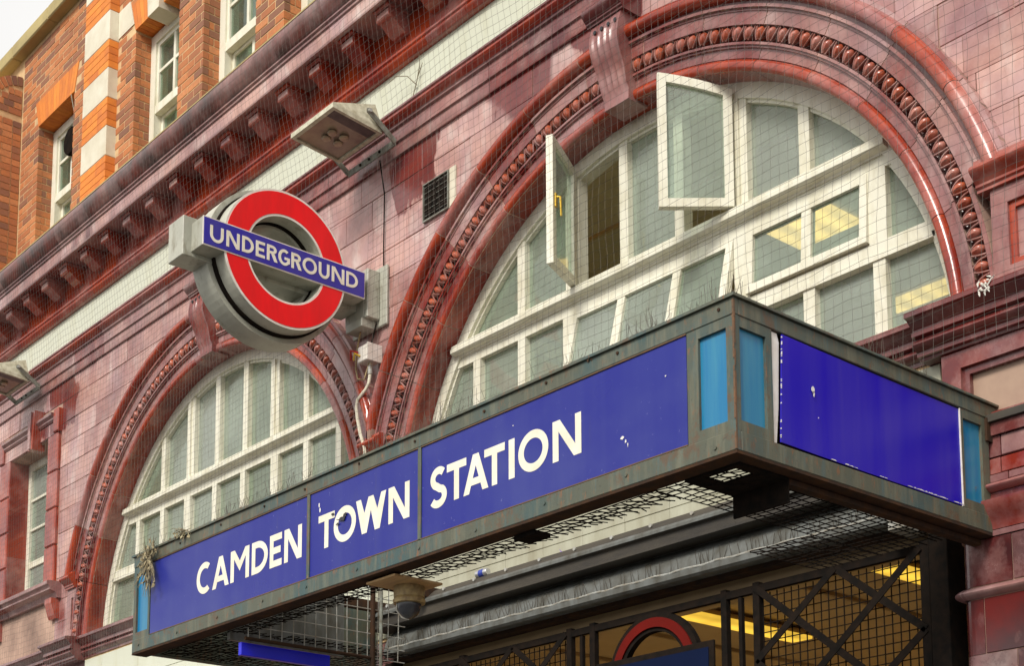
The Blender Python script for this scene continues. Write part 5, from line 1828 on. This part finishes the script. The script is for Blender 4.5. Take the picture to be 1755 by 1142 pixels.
# ------------------------------------------------------------------ floodlights
def floodlight(dx, label):
    t = thing('floodlight', (-8.48 + dx, -0.05, 7.45), label, 'floodlight', 'floodlights on the string course')
    x0, x1 = -8.755 + dx, -8.222 + dx
    yo, yi, zo, zi = -0.62, -0.20, 7.545, 7.505
    # rim of the glazed front (facing down)
    def q(u, v, h=0.0):   # u across x, v 0 outer..1 inner
        return (x0 + (x1 - x0) * u, yo + (yi - yo) * v, zo + (zi - zo) * v + h)
    rim = MB()
    rect = [(0, 0), (1, 0), (1, 1), (0, 1)]
    inn = [(.05, .07), (.95, .07), (.95, .93), (.05, .93)]
    vs = [q(*p) for p in rect] + [q(*p) for p in inn] + [q(*p, .035) for p in rect] + [q(*p, .012) for p in inn]
    fs = []
    for i in range(4):
        j = (i + 1) % 4
        fs += [(i, j, 4 + j, 4 + i), (i, j, 8 + j, 8 + i), (4 + i, 4 + j, 12 + j, 12 + i)]
    rim.add(vs, fs).build('rim', 'lamp_shell', t)
    MB().add([q(*p, .012) for p in inn] + [q(*p, .016) for p in inn], [(0, 1, 2, 3), (7, 6, 5, 4)] + [(i, (i + 1) % 4, 4 + (i + 1) % 4, 4 + i) for i in range(4)]).build('lens', 'lamp_glass', t)
    # dark strip of the deep side seen through the lens
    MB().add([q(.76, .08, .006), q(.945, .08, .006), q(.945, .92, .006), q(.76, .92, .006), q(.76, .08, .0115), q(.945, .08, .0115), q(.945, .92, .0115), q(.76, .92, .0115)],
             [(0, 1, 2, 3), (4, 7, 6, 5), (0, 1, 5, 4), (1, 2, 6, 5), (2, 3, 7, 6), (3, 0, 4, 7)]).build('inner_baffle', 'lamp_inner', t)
    for (u, v) in ((.36, .42), (.52, .40), (.38, .64), (.54, .62)):
        c = q(u, v, -.002)
        MB().lathe([(.0, -.012), (.030, -.010), (.036, .0), (.030, .010), (0, .012)], c, 16).build('bulb', 'bulb', t)
    # shell: hipped back rising towards the wall
    top = [(x0 + .10, -0.46, 7.665), (x1 - .10, -0.46, 7.665), (x1 - .06, -0.22, 7.745), (x0 + .06, -0.22, 7.745)]
    base = [q(*p, .035) for p in rect]
    MB().add(base + top, [(0, 1, 5, 4), (1, 2, 6, 5), (2, 3, 7, 6), (3, 0, 4, 7), (4, 5, 6, 7)]).build('shell', 'lamp_shell', t)
    # U bracket
    zb = 7.47
    base_p = [(x0 - .03, -0.09, zb), (x1 + .02, -0.09, zb)]
    MB().box(x0 - .03, x1 + .02, -0.105, -0.092, zb - .026, zb + .026, c=.003).build('bracket_base', 'green_grey', t)
    for s, xx in ((-1, x0 - .028), (1, x1 + .018)):
        arm = MB()
        a = Vector((xx, -0.10, zb)); b = Vector((xx, -0.335, 7.625))
        d = (b - a); nrm = Vector((0, -d.z, d.y)).normalized() * .022
        poly = [a + nrm, b + nrm, b + d.normalized() * .015, b - nrm, a - nrm]
        vs = [(xx - .004, p.y, p.z) for p in poly] + [(xx + .004, p.y, p.z) for p in poly]
        n = 5
        arm.add(vs, [tuple(range(n)), tuple(range(n, 2 * n))] + [(i, (i + 1) % n, n + (i + 1) % n, n + i) for i in range(n)])
        arm.build('bracket_arm', 'green_grey', t)
        MB().lathe([(0, -.012), (.014, -.012), (.014, .012), (0, .012)], (xx + s * .008, -0.325, 7.62), 10, axis='X').build('pivot_bolt', 'galv', t)
    for u in (.25, .45, .7):
        MB().lathe([(0, -.006), (.010, -.006), (.010, .004), (0, .004)], (x0 + (x1 - x0) * u, -0.108, zb), 8, axis='Y').build('bracket_bolt', 'iron', t)


floodlight(0.0, 'dirty white floodlight on a U bracket above the round sign')
floodlight(-6.02, 'floodlight cut off by the left edge above the narrow window')
ivy = thing('dead_climber', (-8.05, -0.02, 7.8), 'thin leafless climbing stems on the cream band behind the floodlight', 'dead plant')
iv = MB()
for pts in ([(-8.12, -.015, 7.79), (-8.06, -.02, 7.90), (-8.03, -.02, 8.0), (-8.03, -.02, 8.09)], [(-8.06, -.02, 7.87), (-8.12, -.06, 7.95), (-8.2, -.10, 7.97), (-8.27, -.12, 7.94)], [(-8.05, -.02, 7.93), (-8.0, -.03, 7.97), (-7.98, -.03, 8.0)],
            [(-8.85, -.012, 7.80), (-8.88, -.02, 7.88), (-8.86, -.02, 7.98)], [(-8.70, -.012, 7.80), (-8.74, -.02, 7.85), (-8.76, -.02, 7.88)]):
    iv.tube(pts, [.004] + [.003] * (len(pts) - 2) + [.0015], 5)
iv.build('stem', 'straw', ivy, recalc=False, kind='stuff')

# ------------------------------------------------------------------ air vent
vt = thing('air_vent', (-7.77, -0.02, 6.93), 'square cast iron air vent in the tiles left of the big arch', 'vent')
vx0, vx1, vz0, vz1 = -7.985, -7.70, 6.80, 7.08
MB().ringpoly([(vx0, vz0), (vx1, vz0), (vx1, vz1), (vx0, vz1)], [(vx0 + .008, vz0 + .012), (vx1 - .008, vz0 + .012), (vx1 - .008, vz1 - .008), (vx0 + .008, vz1 - .008)], -0.022, 0.0).build('vent_frame', 'green_grey', vt)
MB().box(vx0 + .01, vx1 - .01, -0.012, -0.004, vz0 + .01, vz1 - .01).build('vent_back', 'iron', vt)
for i in range(6):
    z = vz0 + .04 + i * .042
    MB().box(vx0 + .016, vx1 - .016, -0.018, -0.015, z, z + .0025).build('vent_bar', 'green_grey', vt)
for i in range(5):
    x = vx0 + .05 + i * .046
    MB().box(x - (.006 if i == 2 else .002), x + (.006 if i == 2 else .002), -0.020, -0.0155, vz0 + .016, vz1 - .016).build('vent_bar', 'iron', vt)
MB().box(vx1 + .002, vx1 + .07, -0.012, 0.0, vz0 + .0, vz1 + .01, c=.002).build('vent_surround', 'stone', vt)

# ------------------------------------------------------------------ junction box, conduit and cables
jb = thing('junction_box', (-8.5, -0.02, 5.95), 'small grey junction box with red and yellow wires between the arches', 'junction box')
MB().box(-8.575, -8.455, -0.15, -0.03, 5.925, 6.045, c=.006).build('box_body', 'ringwhite', jb)
MB().box(-8.45, -8.444, -0.155, -0.025, 5.92, 6.05, c=.002).build('box_lid', 'ringwhite', jb)
M['wire_red'] = simple('red_wire', (0.45, 0.03, 0.02), 0.5); M['wire_yellow'] = simple('yellow_wire', (0.65, 0.42, 0.03), 0.5)
MB().tube([(-8.56, -.155, 6.0), (-8.60, -.19, 6.02), (-8.64, -.16, 5.97)], .009, 6).build('wire', 'wire_red', jb)
MB().tube([(-8.54, -.152, 5.97), (-8.56, -.185, 5.99), (-8.59, -.17, 5.95)], .008, 6).build('wire', 'wire_yellow', jb)
MB().tube([(-8.60, -.10, 6.22), (-8.64, -.11, 6.05), (-8.65, -.11, 5.92), (-8.61, -.12, 5.83), (-8.53, -.12, 5.80), (-8.50, -.1, 5.92)], .006, 6).build('cable', 'cctv_shell', jb)
MB().tube([(-8.55, -.06, 6.05), (-8.52, -.05, 6.14), (-8.47, -.06, 6.22)], .006, 6).build('cable', 'iron', jb)
cd = thing('conduit_pipe', (-8.53, -0.08, 5.2), 'bent galvanised conduit pipe running down between the two arches', 'pipe')
MB().tube([(-8.50, -.09, 5.93), (-8.50, -.09, 5.84), (-8.50, -.10, 5.77), (-8.52, -.11, 5.73), (-8.60, -.125, 5.67), (-8.615, -.125, 5.62), (-8.60, -.125, 5.53), (-8.56, -.125, 5.40), (-8.53, -.11, 5.30), (-8.53, -.10, 5.15), (-8.53, -.10, 4.80)], .0125, 10).build('pipe', 'stone', cd)
MB().lathe([(.018, -.03), (.018, .03)], (-8.50, -.09, 5.87), 12).build('pipe_gland', 'galv', cd)
MB().tube([(-8.445, -.06, 7.45), (-8.44, -.02, 7.2), (-8.445, -.02, 6.8), (-8.44, -.02, 6.5)], .005, 6).build('cable', 'iron', cd)

# ------------------------------------------------------------------ bird netting over the tiled front
def net_y(z):
    if z > 7.6: return -0.235 - 0.17 * min(1, (z - 7.6) / 1.1)
    return -0.235


def net_pt(x, z, ph):
    sag = 0.012 * sin(x * 1.7 + z * 2.3) + 0.008 * sin(x * 5.1 - z * 3.7 + 1.0)
    dx = 0.010 * sin(z * 3.1 + x * .9) + 0.006 * sin(z * 9.0 + x * 4.0) + .003 * sin(z * 31 + x * 17)
    dz = 0.012 * sin(x * 2.2 + z * .7) + 0.006 * sin(x * 8.0 - z * 3.0) + .003 * sin(x * 29 + z * 13)
    return (x + dx, net_y(z) + sag, z + dz)


def blocked(x, z):
    if -8.83 < x < -8.37 and 5.90 < z < 7.0: return True            # round sign passes through
    for d in (0, -6.02):
        if -8.80 + d < x < -8.18 + d and 7.42 < z < 7.72: return True   # floodlights
    if -5.85 < x < -5.32 and 5.90 < z < 6.78: return False
    return False


net = thing('bird_netting', (-9, -0.4, 4.5), 'fine square mesh bird netting hung from the cornice over the arches', 'net')
STEP = 0.055
nm = MB()
def strand(pts):
    run = []
    for p, b in pts:
        if b:
            if len(run) > 1: nm.tube(run, 0.0009, 3, caps=False)
            run = []
        else: run.append(p)
    if len(run) > 1: nm.tube(run, 0.0009, 3, caps=False)
zlo, zhi = 4.42, 8.74
xs = -15.9
while xs < -2.6:
    n = int((zhi - zlo) / 0.11)
    strand([(net_pt(xs, zlo + (zhi - zlo) * i / n, 0), blocked(xs, zlo + (zhi - zlo) * i / n)) for i in range(n + 1)])
    xs += STEP
zz = zlo
while zz < zhi:
    n = int(13.3 / 0.11)
    strand([(net_pt(-15.9 + 13.3 * i / n, zz, 1), blocked(-15.9 + 13.3 * i / n, zz)) for i in range(n + 1)])
    zz += STEP
nm.build('net_mesh', 'twine', net, recalc=False)
